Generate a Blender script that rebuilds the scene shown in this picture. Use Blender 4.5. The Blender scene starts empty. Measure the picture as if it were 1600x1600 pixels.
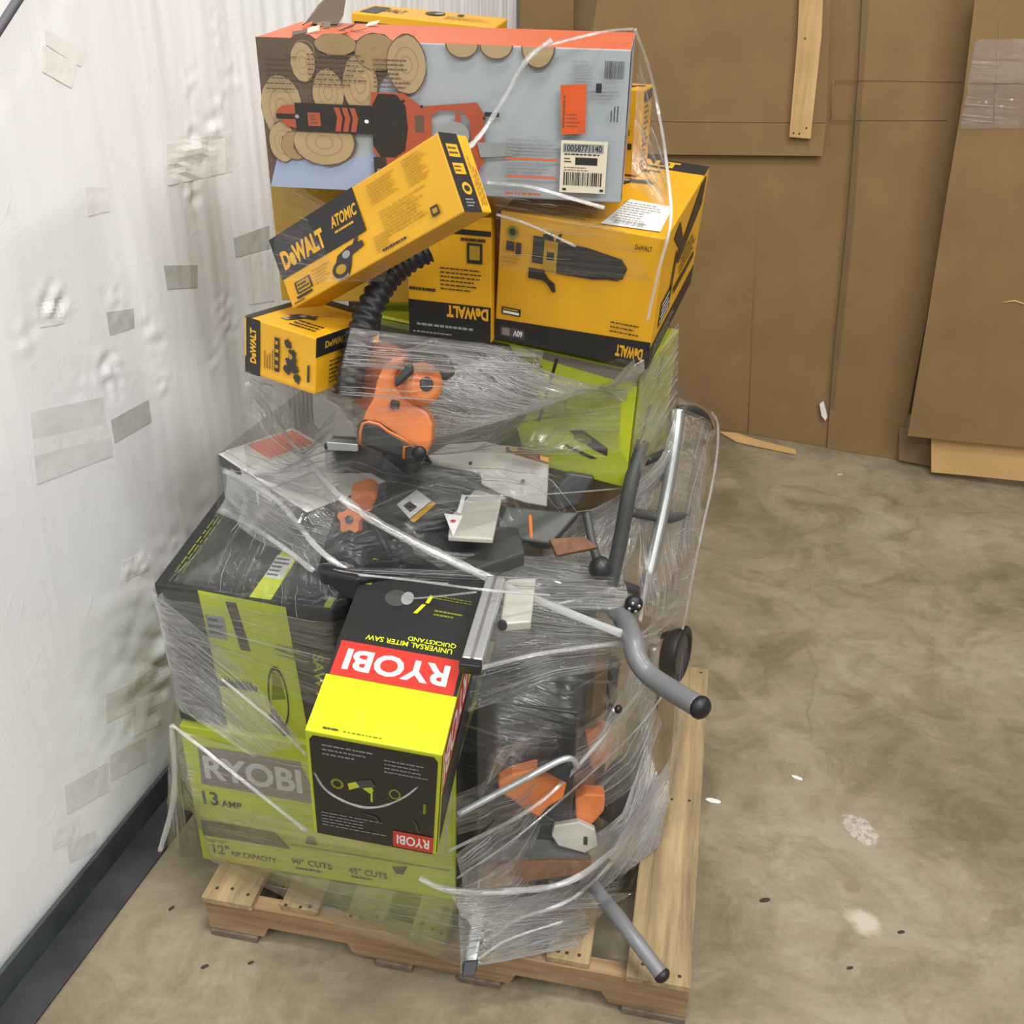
import bpy, bmesh, math, random
from mathutils import Vector, Matrix, noise
from mathutils.bvhtree import BVHTree
random.seed(7)
sc = bpy.context.scene
COL = sc.collection

# ------------------------------------------------------------------ camera
PITCH, ROLL, CAMZ, F = math.radians(30), math.radians(-1), 2.14, 1600.0
cp, sp, cr, sr = math.cos(PITCH), math.sin(PITCH), math.cos(ROLL), math.sin(ROLL)
right = Vector((cr, -sr * sp, -sr * cp))
down = Vector((-sr, -cr * sp, -cr * cp))
fwd = Vector((0, cp, -sp))
CAM = Vector((0, 0, CAMZ))
cam_data = bpy.data.cameras.new('camera')
cam_data.sensor_fit = 'HORIZONTAL'; cam_data.sensor_width = 36; cam_data.lens = 36.0 * F / 1600
cam_data.clip_start = .02
cam = bpy.data.objects.new('camera', cam_data); COL.objects.link(cam)
cam.matrix_world = Matrix(((right.x, -down.x, -fwd.x, 0), (right.y, -down.y, -fwd.y, 0),
                           (right.z, -down.z, -fwd.z, CAMZ), (0, 0, 0, 1)))
sc.camera = cam

# ------------------------------------------------------------------ light and exposure
sc.view_settings.view_transform = 'Standard'; sc.view_settings.look = 'None'
sc.view_settings.gamma = 1; sc.view_settings.use_curve_mapping = False
sc.view_settings.exposure = 0.0
sc.cycles.transparent_max_bounces = 24; sc.cycles.max_bounces = 6; sc.cycles.diffuse_bounces = 3; sc.cycles.glossy_bounces = 3
w = bpy.data.worlds.new('hall'); sc.world = w; w.use_nodes = True
w.node_tree.nodes['Background'].inputs[0].default_value = (1.0, .97, .92, 1)
w.node_tree.nodes['Background'].inputs[1].default_value = .30

def area(name, loc, target, sx, sy, power, color=(1, .98, .95)):
    l = bpy.data.lights.new(name, 'AREA'); l.shape = 'RECTANGLE'; l.size = sx; l.size_y = sy
    l.energy = power; l.color = color
    o = bpy.data.objects.new(name, l); COL.objects.link(o); o.location = loc
    o.rotation_euler = (Vector(target) - Vector(loc)).to_track_quat('-Z', 'Y').to_euler()
    return o
area('hall_and_glint_lamp', (2.6, -1.6, 5.6), (0, 2.2, .6), 2.6, 1.0, 205)
area('hall_and_glint_lamp', (-1.6, -2.4, 5.6), (0, 2.2, .8), 2.0, .6, 105, (.95, .98, 1))
area('hall_and_glint_lamp', (.5, .7, 6.4), (.1, 1.9, 0), 1.8, .5, 190, (1, .975, .93))
area('hall_and_glint_lamp', (-.8, -8.5, 5.4), (0, 2, 1), 2.4, .35, 95, (.95, .98, 1))  # added lamp far behind the camera, for glints on the film
area('hall_and_glint_lamp', (5.5, -7.0, 5.2), (0, 2, 1), 2.4, .35, 70, (.97, .99, 1))  # second added far lamp, also for highlights on the film
area('hall_and_glint_lamp', (4.6, 2.6, 5.6), (.2, 2.4, .4), 1.2, .4, 80, (1, .96, .9))


def at(u, v, Y):
    d = fwd + right * ((u - 800) / F) + down * ((v - 800) / F)
    return CAM + d * (Y / d.y)

def atz(u, v, z):
    d = fwd + right * ((u - 800) / F) + down * ((v - 800) / F)
    return CAM + d * ((z - CAMZ) / d.z)

def onplane(u, v, P, n):
    d = fwd + right * ((u - 800) / F) + down * ((v - 800) / F)
    return CAM + d * ((P - CAM).dot(n) / d.dot(n))

# ------------------------------------------------------------------ materials
def lin(c):
    return tuple(((x / 255) / 12.92 if x / 255 <= .04045 else ((x / 255 + .055) / 1.055) ** 2.4) for x in c)

class NT:
    def __init__(s, m):
        s.n = m.node_tree.nodes; s.l = m.node_tree.links
    def new(s, t, **kw):
        nd = s.n.new(t)
        for k, v in kw.items():
            if k.startswith('_'): setattr(nd, k[1:], v)
            else: nd.inputs[k].default_value = v
        return nd
    def link(s, a, b): s.l.new(a, b)

def mk(name, rgb, rough=.6, metal=0, var=.06, scale=12, bump=.0, bscale=60, spec=.5, coat=0):
    m = bpy.data.materials.new(name); m.use_nodes = True; t = NT(m)
    b = t.n['Principled BSDF']
    c = lin(rgb)
    tc = t.new('ShaderNodeTexCoord')
    nz = t.new('ShaderNodeTexNoise', Scale=scale, Detail=6, Roughness=.6)
    t.link(tc.outputs['Object'], nz.inputs['Vector'])
    rp = t.new('ShaderNodeValToRGB')
    rp.color_ramp.elements[0].position = .3; rp.color_ramp.elements[1].position = .7
    rp.color_ramp.elements[0].color = (*[x * (1 - var * 2) for x in c], 1)
    rp.color_ramp.elements[1].color = (*[min(1, x * (1 + var)) for x in c], 1)
    t.link(nz.outputs[0], rp.inputs[0]); t.link(rp.outputs[0], b.inputs['Base Color'])
    b.inputs['Roughness'].default_value = rough; b.inputs['Metallic'].default_value = metal
    b.inputs['Specular IOR Level'].default_value = spec
    b.inputs['Coat Weight'].default_value = coat
    if bump:
        n2 = t.new('ShaderNodeTexNoise', Scale=bscale, Detail=4)
        t.link(tc.outputs['Object'], n2.inputs['Vector'])
        bp = t.new('ShaderNodeBump', Strength=bump, Distance=.004)
        t.link(n2.outputs[0], bp.inputs['Height']); t.link(bp.outputs[0], b.inputs['Normal'])
    return m

M = {}
def carton_mat(name, rgb, rough=.42):
    """Printed corrugated board: low dents and a faint sheen."""
    M[name] = mk(name, rgb, rough, var=.04, scale=6, bump=.25, bscale=9); return M[name]
carton_mat('yellow', (214, 158, 26)); carton_mat('black', (31, 32, 32)); carton_mat('lime', (186, 196, 42))
carton_mat('neon', (226, 238, 20)); carton_mat('orange', (200, 98, 62)); carton_mat('greyblue', (156, 163, 166)); carton_mat('dullorange', (160, 78, 54))
carton_mat('kraft', (132, 104, 68), .75); carton_mat('charcoal', (50, 51, 50)); carton_mat('paleboard', (196, 196, 192))
carton_mat('red', (196, 50, 40)); carton_mat('whitep', (225, 225, 222)); carton_mat('cream', (214, 204, 180))
carton_mat('wood_print', (164, 142, 106)); carton_mat('bark', (92, 78, 66)); carton_mat('log_ring', (148, 124, 90))
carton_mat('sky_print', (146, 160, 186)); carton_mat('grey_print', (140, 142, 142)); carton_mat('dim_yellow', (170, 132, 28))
carton_mat('ora_label', (204, 84, 36)); carton_mat('limedark', (120, 128, 30)); carton_mat('green_tint', (60, 66, 40))
carton_mat('ink', (44, 42, 40)); carton_mat('ghost', (132, 118, 112))
M['steel'] = mk('brushed_steel', (178, 180, 178), .35, .85, .05, 20, .1)
M['alu'] = mk('aluminium', (196, 200, 202), .38, .7, .04, 20)
M['castalu'] = mk('cast_aluminium', (190, 188, 178), .5, .25, .07, 14, .15, 40)
M['tube'] = mk('grey_tube_paint', (120, 121, 124), .38, .1, .03, 20)
M['rubber'] = mk('black_rubber', (26, 27, 30), .45, 0, .1, 20)
M['plastic'] = mk('black_plastic', (42, 43, 45), .4, 0, .1, 30, .15, 80)
M['dkgrey'] = mk('dark_grey_plastic', (64, 65, 64), .5, 0, .08, 20, .1)
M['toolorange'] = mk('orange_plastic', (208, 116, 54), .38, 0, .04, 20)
M['toolorange_shade'] = mk('shaded_orange_rubber', (150, 78, 46), .5, 0, .06, 20)  # the saw's orange again, with shade put into a browner colour
M['rust'] = mk('rust_brown', (120, 84, 60), .8, 0, .2, 40, .3)
M['sheet'] = mk('corrugated_sheet', (132, 104, 66), .82, 0, .09, 3.0, .12, 6)
M['sheet_lt'] = mk('corrugated_sheet_light', (196, 158, 104), .8, 0, .06, 4, .1, 8)
M['sheet_dk'] = mk('corrugated_sheet_dark', (128, 104, 76), .85, 0, .08, 3, .1, 6)
M['slab_edge'] = mk('steel_plate_dark', (74, 80, 82), .5, .25, .2, 9, .2, 30)
M['slab_flat'] = mk('steel_plate_flat', (66, 68, 70), .5, .25, .22, 7, .2, 24)
M['tape'] = mk('grey_tape', (228, 228, 227), .3, 0, .05, 10, .2, 40)
M['tape2'] = mk('darker_grey_tape', (200, 200, 196), .35, 0, .08, 20, .2, 40)
M['tape3'] = mk('pale_tape', (238, 238, 237), .3, 0, .03, 10, .3, 40)
M['paperbit'] = mk('paper_scrap', (196, 168, 140), .8)
M['dirtdot'] = mk('dark_scrap', (60, 52, 44), .8)
M['strap'] = mk('dark_cable', (84, 86, 92), .5)

def wood(name, c1, c2, axis=1):
    m = bpy.data.materials.new(name); m.use_nodes = True; t = NT(m); b = t.n['Principled BSDF']
    tc = t.new('ShaderNodeTexCoord'); mp = t.new('ShaderNodeMapping')
    s = [26, 26, 26]; s[axis] = 1.6; mp.inputs['Scale'].default_value = s
    oi = t.new('ShaderNodeObjectInfo'); ad = t.new('ShaderNodeVectorMath', _operation='ADD')
    t.link(tc.outputs['Object'], ad.inputs[0]); t.link(oi.outputs['Random'], ad.inputs[1])
    t.link(ad.outputs[0], mp.inputs[0])
    nz = t.new('ShaderNodeTexNoise', Scale=1, Detail=7, Roughness=.65, Distortion=.6); t.link(mp.outputs[0], nz.inputs['Vector'])
    rp = t.new('ShaderNodeValToRGB')
    rp.color_ramp.elements[0].position = .32; rp.color_ramp.elements[1].position = .66
    rp.color_ramp.elements[0].color = (*lin(c1), 1); rp.color_ramp.elements[1].color = (*lin(c2), 1)
    t.link(nz.outputs[0], rp.inputs[0])
    n2 = t.new('ShaderNodeTexNoise', Scale=5, Detail=4); t.link(tc.outputs['Object'], n2.inputs['Vector'])
    hs = t.new('ShaderNodeHueSaturation', Saturation=.95); mr = t.new('ShaderNodeMapRange')
    mr.inputs['To Min'].default_value = .6; mr.inputs['To Max'].default_value = 1.35
    t.link(n2.outputs[0], mr.inputs[0]); t.link(mr.outputs[0], hs.inputs['Value'])
    t.link(rp.outputs[0], hs.inputs['Color']); t.link(hs.outputs[0], b.inputs['Base Color'])
    b.inputs['Roughness'].default_value = .75
    bp = t.new('ShaderNodeBump', Strength=.3, Distance=.002); t.link(nz.outputs[0], bp.inputs['Height']); t.link(bp.outputs[0], b.inputs['Normal'])
    M[name] = m
wood('deck_wood', (112, 94, 68), (184, 158, 112), 1)
wood('stringer_wood', (128, 98, 66), (178, 146, 104), 0)
wood('old_wood', (84, 76, 66), (122, 108, 90), 1)
wood('strip_wood', (176, 138, 84), (200, 164, 106), 2)

def film_mat(name, milk=.16, streak=.55, gloss=.10, fine=95, tint=(.97, .97, .965), rough=.16, bstr=.8):
    m = bpy.data.materials.new(name); m.use_nodes = True; t = NT(m)
    for n in list(t.n): t.n.remove(n)
    out = t.new('ShaderNodeOutputMaterial')
    uv = t.new('ShaderNodeUVMap')
    def stretched(su, sv, dist, detail=4):
        mp = t.new('ShaderNodeMapping'); mp.inputs['Scale'].default_value = (su, sv, 1)
        t.link(uv.outputs[0], mp.inputs[0])
        n = t.new('ShaderNodeTexNoise', Scale=1, Detail=detail, Roughness=.62, Distortion=dist)
        t.link(mp.outputs[0], n.inputs['Vector']); return n.outputs[0]
    fineN = stretched(2.2, fine, .5, 5)
    wide = stretched(1.4, 14, .8, 3)
    patch = stretched(2.2, 3.2, .3, 2)
    def ramp(x, a, b, lo, hi):
        r = t.new('ShaderNodeMapRange', _interpolation_type='SMOOTHSTEP'); r.inputs['From Min'].default_value = a; r.inputs['From Max'].default_value = b
        r.inputs['To Min'].default_value = lo; r.inputs['To Max'].default_value = hi; t.link(x, r.inputs[0]); return r.outputs[0]
    def mth(op, a, b):
        x = t.new('ShaderNodeMath', _operation=op)
        for i, q in enumerate((a, b)):
            if isinstance(q, (int, float)): x.inputs[i].default_value = q
            else: t.link(q, x.inputs[i])
        return x.outputs[0]
    f1 = ramp(fineN, .56, .66, 0, streak); f2 = ramp(wide, .54, .72, 0, streak * .4); pm = ramp(patch, .35, .7, .25, 1.15)
    milkf = mth('ADD', mth('MULTIPLY', mth('ADD', f1, f2), pm), mth('MULTIPLY', pm, milk))
    cl = t.new('ShaderNodeMath', _operation='MINIMUM'); cl.inputs[1].default_value = .92; t.link(milkf, cl.inputs[0])
    h = mth('ADD', mth('MULTIPLY', fineN, .6), wide)
    bp = t.new('ShaderNodeBump', Strength=bstr, Distance=.009); t.link(h, bp.inputs['Height'])
    tr = t.new('ShaderNodeBsdfTransparent', Color=(*tint, 1))
    df = t.new('ShaderNodeBsdfDiffuse', Color=(.90, .91, .92, 1)); tl = t.new('ShaderNodeBsdfTranslucent', Color=(.9, .91, .92, 1))
    t.link(bp.outputs[0], df.inputs['Normal'])
    ms = t.new('ShaderNodeMixShader', Fac=.45); t.link(df.outputs[0], ms.inputs[1]); t.link(tl.outputs[0], ms.inputs[2])
    m1 = t.new('ShaderNodeMixShader'); t.link(cl.outputs[0], m1.inputs[0]); t.link(tr.outputs[0], m1.inputs[1]); t.link(ms.outputs[0], m1.inputs[2])
    gl = t.new('ShaderNodeBsdfGlossy', Roughness=rough); gl.inputs['Color'].default_value = (1, 1, 1, 1); t.link(bp.outputs[0], gl.inputs['Normal'])
    lw = t.new('ShaderNodeLayerWeight', Blend=.25); t.link(bp.outputs[0], lw.inputs['Normal'])
    g = mth('ADD', mth('MULTIPLY', lw.outputs['Fresnel'], .4), gloss)
    m2 = t.new('ShaderNodeMixShader'); t.link(g, m2.inputs[0]); t.link(m1.outputs[0], m2.inputs[1]); t.link(gl.outputs[0], m2.inputs[2])
    t.link(m2.outputs[0], out.inputs['Surface'])
    M[name] = m
film_mat('film', .02, .10, .015)
film_mat('film_streaky', .025, .30, .08, 190, rough=.09, bstr=1)
film_mat('film_bright', .035, .5, .22, 210, rough=.07, bstr=1)
film_mat('film_clear', .01, .10, .015, 90)
film_mat('film_rope', .7, .5, .12, 30, rough=.2)
film_mat('film_crease_glint', 2.2, .5, .3, 60, rough=.3)  # near-opaque white: highlights along the creases are put into the colour

# ------------------------------------------------------------------ mesh helpers
class MB:
    """Collects faces with materials and links them as one mesh object."""
    def __init__(s): s.v = []; s.f = []; s.m = []; s.mats = []; s.uv = {}
    def mi(s, m):
        m = M[m] if isinstance(m, str) else m
        if m not in s.mats: s.mats.append(m)
        return s.mats.index(m)
    def poly(s, pts, m):
        i = len(s.v); s.v += [Vector(p) for p in pts]; s.f.append(tuple(range(i, i + len(pts)))); s.m.append(s.mi(m))
    def mesh(s, vs, fs, m):
        i = len(s.v); s.v += [Vector(p) for p in vs]; k = s.mi(m)
        for f in fs: s.f.append(tuple(i + q for q in f)); s.m.append(k)
    def box(s, o, ux, uy, uz, m):
        o, ux, uy, uz = map(Vector, (o, ux, uy, uz))
        vs = [o + ux * a + uy * b + uz * c for c in (0, 1) for b in (0, 1) for a in (0, 1)]
        s.mesh(vs, [(0, 2, 3, 1), (4, 5, 7, 6), (0, 1, 5, 4), (2, 6, 7, 3), (0, 4, 6, 2), (1, 3, 7, 5)], m)
    def prism(s, pts, off, m, mside=None):
        """Polygon swept by the vector off."""
        n = len(pts); off = Vector(off); a = [Vector(p) for p in pts]; b = [p + off for p in a]
        s.mesh(a, [tuple(range(n))], m); s.mesh(b, [tuple(reversed(range(n)))], m)
        s.mesh(a + b, [(i, i + n, (i + 1) % n + n, (i + 1) % n) for i in range(n)], mside or m)
    def tube(s, path, r, m, seg=14, cap=True, squash=1.0):
        path = [Vector(p) for p in path]; n = len(path); rs = r if isinstance(r, (list, tuple)) else [r] * n
        vs = []; ref = None
        for i, p in enumerate(path):
            t = (path[min(i + 1, n - 1)] - path[max(i - 1, 0)]).normalized()
            if ref is None: ref = t.orthogonal().normalized()
            ref = (ref - t * ref.dot(t)).normalized(); b = t.cross(ref)
            for k in range(seg):
                a = 2 * math.pi * k / seg
                vs.append(p + (ref * math.cos(a) + b * math.sin(a) * squash) * rs[i])
        fs = [(i * seg + k, i * seg + (k + 1) % seg, (i + 1) * seg + (k + 1) % seg, (i + 1) * seg + k) for i in range(n - 1) for k in range(seg)]
        if cap: fs += [tuple(reversed(range(seg))), tuple((n - 1) * seg + k for k in range(seg))]
        s.mesh(vs, fs, m)
    def ball(s, c, r, m, axis=(0, 0, 1), squash=1.0, seg=16, rings=10):
        c = Vector(c); z = Vector(axis).normalized(); x = z.orthogonal().normalized(); y = z.cross(x)
        vs = []
        for i in range(rings + 1):
            p = math.pi * i / rings
            for k in range(seg):
                a = 2 * math.pi * k / seg
                vs.append(c + (x * math.cos(a) + y * math.sin(a)) * (r * math.sin(p)) + z * (r * squash * math.cos(p)))
        fs = [(i * seg + k, (i + 1) * seg + k, (i + 1) * seg + (k + 1) % seg, i * seg + (k + 1) % seg) for i in range(rings) for k in range(seg)]
        s.mesh(vs, fs, m)
    def build(s, name, parent=None, smooth=False, bevel=0, world=None):
        me = bpy.data.meshes.new(name); 
        inv = parent.matrix_world.inverted() if (parent is not None and world is None) else Matrix()
        me.from_pydata([tuple(inv @ p) for p in s.v], [], s.f)
        for m in s.mats: me.materials.append(m)
        me.polygons.foreach_set('material_index', s.m)
        if smooth: me.polygons.foreach_set('use_smooth', [True] * len(s.f))
        bm = bmesh.new(); bm.from_mesh(me); bmesh.ops.remove_doubles(bm, verts=bm.verts, dist=1e-6)
        if not getattr(s, 'flat', False): bmesh.ops.recalc_face_normals(bm, faces=bm.faces)
        bm.to_mesh(me); bm.free()
        o = bpy.data.objects.new(name, me); COL.objects.link(o)
        if parent is not None: o.parent = parent
        if bevel:
            b = o.modifiers.new('bevel', 'BEVEL'); b.width = bevel; b.segments = 2; b.limit_method = 'ANGLE'
        return o

def tag(o, label=None, cat=None, group=None, kind=None):
    if label: o['label'] = label
    if cat: o['category'] = cat
    if group: o['group'] = group
    if kind: o['kind'] = kind
    return o

def root(name, loc, label, cat, group=None, mat=None):
    o = bpy.data.objects.new(name, None); COL.objects.link(o); o.empty_display_size = .05
    if mat is not None: o.matrix_world = mat
    else: o.matrix_world = Matrix.Translation(Vector(loc))
    tag(o, label, cat, group); return o

def rmat(pos, rot):
    y, p, r = map(math.radians, rot)
    return Matrix.Translation(Vector(pos)) @ Matrix.Rotation(y, 4, 'Z') @ Matrix.Rotation(p, 4, 'X') @ Matrix.Rotation(r, 4, 'Y')

_tc = {}
def text_tris(s, bold=.02):
    """Triangles of a word in the built-in font, in a 1 x 1 square."""
    if (s, bold) in _tc: return _tc[(s, bold)]
    cu = bpy.data.curves.new('t', 'FONT'); cu.body = s; cu.offset = bold; cu.resolution_u = 3; cu.fill_mode = 'FRONT'
    o = bpy.data.objects.new('t', cu); COL.objects.link(o)
    dg = bpy.context.evaluated_depsgraph_get(); dg.update()
    me = o.evaluated_get(dg).to_mesh()
    vs = [tuple(v.co[:2]) for v in me.vertices]; fs = [tuple(p.vertices) for p in me.polygons]
    o.evaluated_get(dg).to_mesh_clear(); bpy.data.objects.remove(o); bpy.data.curves.remove(cu)
    xs = [v[0] for v in vs]; ys = [v[1] for v in vs]
    x0, x1, y0, y1 = min(xs), max(xs), min(ys), max(ys)
    vs = [((x - x0) / (x1 - x0) - .5, (y - y0) / (y1 - y0) - .5) for x, y in vs]
    _tc[(s, bold)] = (vs, fs); return vs, fs

class Face:
    """A print area on a box side; s, t run 0..1 to the right and up as seen from outside."""
    def __init__(s, o, U, V):
        s.o, s.U, s.V = Vector(o), Vector(U), Vector(V); s.n = s.U.cross(s.V).normalized(); s.k = 0; s.mb = MB(); s.mb.flat = True
        s.lu, s.lv = s.U.length, s.V.length
    def P(s, a, b): return s.o + s.U * a + s.V * b + s.n * (.0007 + .00012 * s.k)
    def rect(s, a0, b0, a1, b1, m): s.k += 1; s.mb.poly([s.P(a0, b0), s.P(a1, b0), s.P(a1, b1), s.P(a0, b1)], m)
    def poly(s, pts, m): s.k += 1; s.mb.poly([s.P(*p) for p in pts], m)
    def ell(s, a, b, ra, rb, m, rag=0):
        s.k += 1; n = 22
        s.mb.poly([s.P(a + ra * math.cos(2 * math.pi * i / n) * (1 + random.uniform(-rag, rag)), b + rb * math.sin(2 * math.pi * i / n) * (1 + random.uniform(-rag, rag))) for i in range(n)], m)
    def ring(s, a, b, ra, rb, wd, m, a0=0, a1=360):
        s.k += 1; n = 26
        for i in range(n):
            p, q = [math.radians(a0 + (a1 - a0) * (i + j) / n) for j in (0, 1)]
            s.mb.poly([s.P(a + ra * math.cos(p), b + rb * math.sin(p)), s.P(a + ra * math.cos(q), b + rb * math.sin(q)),
                       s.P(a + ra * (1 - wd) * math.cos(q), b + rb * (1 - wd) * math.sin(q)), s.P(a + ra * (1 - wd) * math.cos(p), b + rb * (1 - wd) * math.sin(p))], m)
    def text(s, txt, a, b, wa, hb, m, rot=0, bold=.02, shear=0):
        """centre a,b ; wa, hb are the word's length and height as parts of the side's U and V (before rot)."""
        s.k += 1; vs, fs = text_tris(txt, bold)
        W = wa * s.lu; H = hb * s.lv
        if rot in (90, -90, 270): W = wa * s.lv; H = hb * s.lu
        c, n = math.cos(math.radians(rot)), math.sin(math.radians(rot))
        out = []
        for x, y in vs:
            x = x * W + shear * y * H; y = y * H
            out.append(s.P(a + (x * c - y * n) / s.lu, b + (x * n + y * c) / s.lv))
        s.mb.mesh(out, fs, m)
    def lines(s, a0, b0, a1, b1, n, m, vert=False, fill=.45):
        """Rows of small illegible print."""
        s.k += 1
        for i in range(n):
            x = 0
            lim = random.uniform(.6, 1)
            while x < lim:
                L = random.uniform(.04, .12); e = min(x + L, lim)
                q0, q1 = (i + .5 - fill / 2) / n, (i + .5 + fill / 2) / n
                if vert: pp = [(a0 + (a1 - a0) * q0, b0 + (b1 - b0) * x), (a0 + (a1 - a0) * q1, b0 + (b1 - b0) * x), (a0 + (a1 - a0) * q1, b0 + (b1 - b0) * e), (a0 + (a1 - a0) * q0, b0 + (b1 - b0) * e)]
                else: pp = [(a0 + (a1 - a0) * x, b0 + (b1 - b0) * q0), (a0 + (a1 - a0) * e, b0 + (b1 - b0) * q0), (a0 + (a1 - a0) * e, b0 + (b1 - b0) * q1), (a0 + (a1 - a0) * x, b0 + (b1 - b0) * q1)]
                s.mb.poly([s.P(*p) for p in pp], m); x = e + random.uniform(.012, .03)
    def bars(s, a0, b0, a1, b1, m, n=22):
        s.k += 1; x = 0
        while x < 1:
            wd = random.choice((.012, .02, .035)); e = min(1, x + wd)
            s.mb.poly([s.P(a0 + (a1 - a0) * x, b0), s.P(a0 + (a1 - a0) * e, b0), s.P(a0 + (a1 - a0) * e, b1), s.P(a0 + (a1 - a0) * x, b1)], m)
            x = e + random.choice((.012, .02, .03))

def carton(label, pos, rot, dims, side, faces=None, cat='box', name='carton', group=None, dent=.0025, tape=None):
    """A closed corrugated box. side: material of all sides, or dict per side F K L R T B."""
    W, D, H = dims
    r = root(name, pos, label, cat, group, rmat(pos, rot))
    mt = side if isinstance(side, dict) else {k: side for k in 'FKLRTB'}
    n = 7; bm = bmesh.new(); me = bpy.data.meshes.new('box_body'); mats = []
    def mi(k):
        m = M[mt.get(k, mt.get('F'))]
        if m not in mats: mats.append(m)
        return mats.index(m)
    fr = {'F': ((0, 0, 0), (W, 0, 0), (0, 0, H)), 'R': ((W, 0, 0), (0, D, 0), (0, 0, H)), 'T': ((0, 0, H), (W, 0, 0), (0, D, 0)),
          'L': ((0, D, 0), (0, -D, 0), (0, 0, H)), 'B': ((0, D, 0), (W, 0, 0), (0, -D, 0)), 'K': ((W, D, 0), (-W, 0, 0), (0, 0, H))}
    sd = Vector((pos[0] * 7, pos[1] * 5, pos[2] * 3))
    for k, (o, U, V) in fr.items():
        o, U, V = Vector(o), Vector(U), Vector(V); nn = U.cross(V).normalized()
        g = {}
        for i in range(n + 1):
            for j in range(n + 1):
                a, b = i / n, j / n
                e = min(a, 1 - a, b, 1 - b) * 2
                p = o + U * a + V * b
                p -= nn * dent * e * (noise.noise((p + sd) * 9) + .6) 
                g[i, j] = bm.verts.new(p)
        for i in range(n):
            for j in range(n):
                f = bm.faces.new((g[i, j], g[i + 1, j], g[i + 1, j + 1], g[i, j + 1])); f.material_index = mi(k)
    bmesh.ops.remove_doubles(bm, verts=bm.verts, dist=1e-5)
    bm.to_mesh(me); bm.free()
    for m in mats: me.materials.append(m)
    o = bpy.data.objects.new('box_body', me); COL.objects.link(o); o.parent = r
    b = o.modifiers.new('bevel', 'BEVEL'); b.width = .003; b.segments = 2; b.limit_method = 'ANGLE'; b.angle_limit = math.radians(50)
    out = {}
    nm = {'F': 'front_print', 'R': 'end_print', 'T': 'top_print', 'L': 'left_print', 'B': 'bottom_print', 'K': 'back_print'}
    for k, fn in (faces or {}).items():
        fc = Face(*fr[k]); res = fn(fc)
        x = fc.mb.build(nm[k], world=True); x.parent = r
        tag(x, 'printed graphics and lettering')
        if res:
            for (pn, pl, fn2) in res:
                f2 = Face(*fr[k]); f2.k = fc.k + 2; fn2(f2)
                y = f2.mb.build(pn, world=True); y.parent = r; tag(y, pl)
    # seam of the closed flaps
    if tape:
        f3 = Face(*fr[tape[0]]); f3.k = 30; f3.rect(*tape[1:5], tape[5]); y = f3.mb.build('tape_strip', world=True); y.parent = r; tag(y, 'packing tape')
    r['dims'] = list(dims)
    return r

def tool_icon(f, a, b, wa, hb, dark='ink', mid='grey_print'):
    """Small picture of a power tool printed on the box."""
    f.poly([(a - .5 * wa, b - .1 * hb), (a - .3 * wa, b + .25 * hb), (a + .05 * wa, b + .35 * hb), (a + .5 * wa, b + .3 * hb), (a + .5 * wa, b + .12 * hb), (a + .1 * wa, b + .05 * hb), (a, b - .25 * hb), (a - .15 * wa, b - .5 * hb), (a - .42 * wa, b - .45 * hb), (a - .28 * wa, b - .12 * hb)], dark)
    f.ell(a - .05 * wa, b + .15 * hb, .12 * wa, .12 * hb, mid)
    f.rect(a - .5 * wa, b - .5 * hb, a - .15 * wa, b - .36 * hb, mid)
    f.poly([(a + .2 * wa, b + .32 * hb), (a + .34 * wa, b + .5 * hb), (a + .42 * wa, b + .46 * hb), (a + .36 * wa, b + .3 * hb)], dark)

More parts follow.
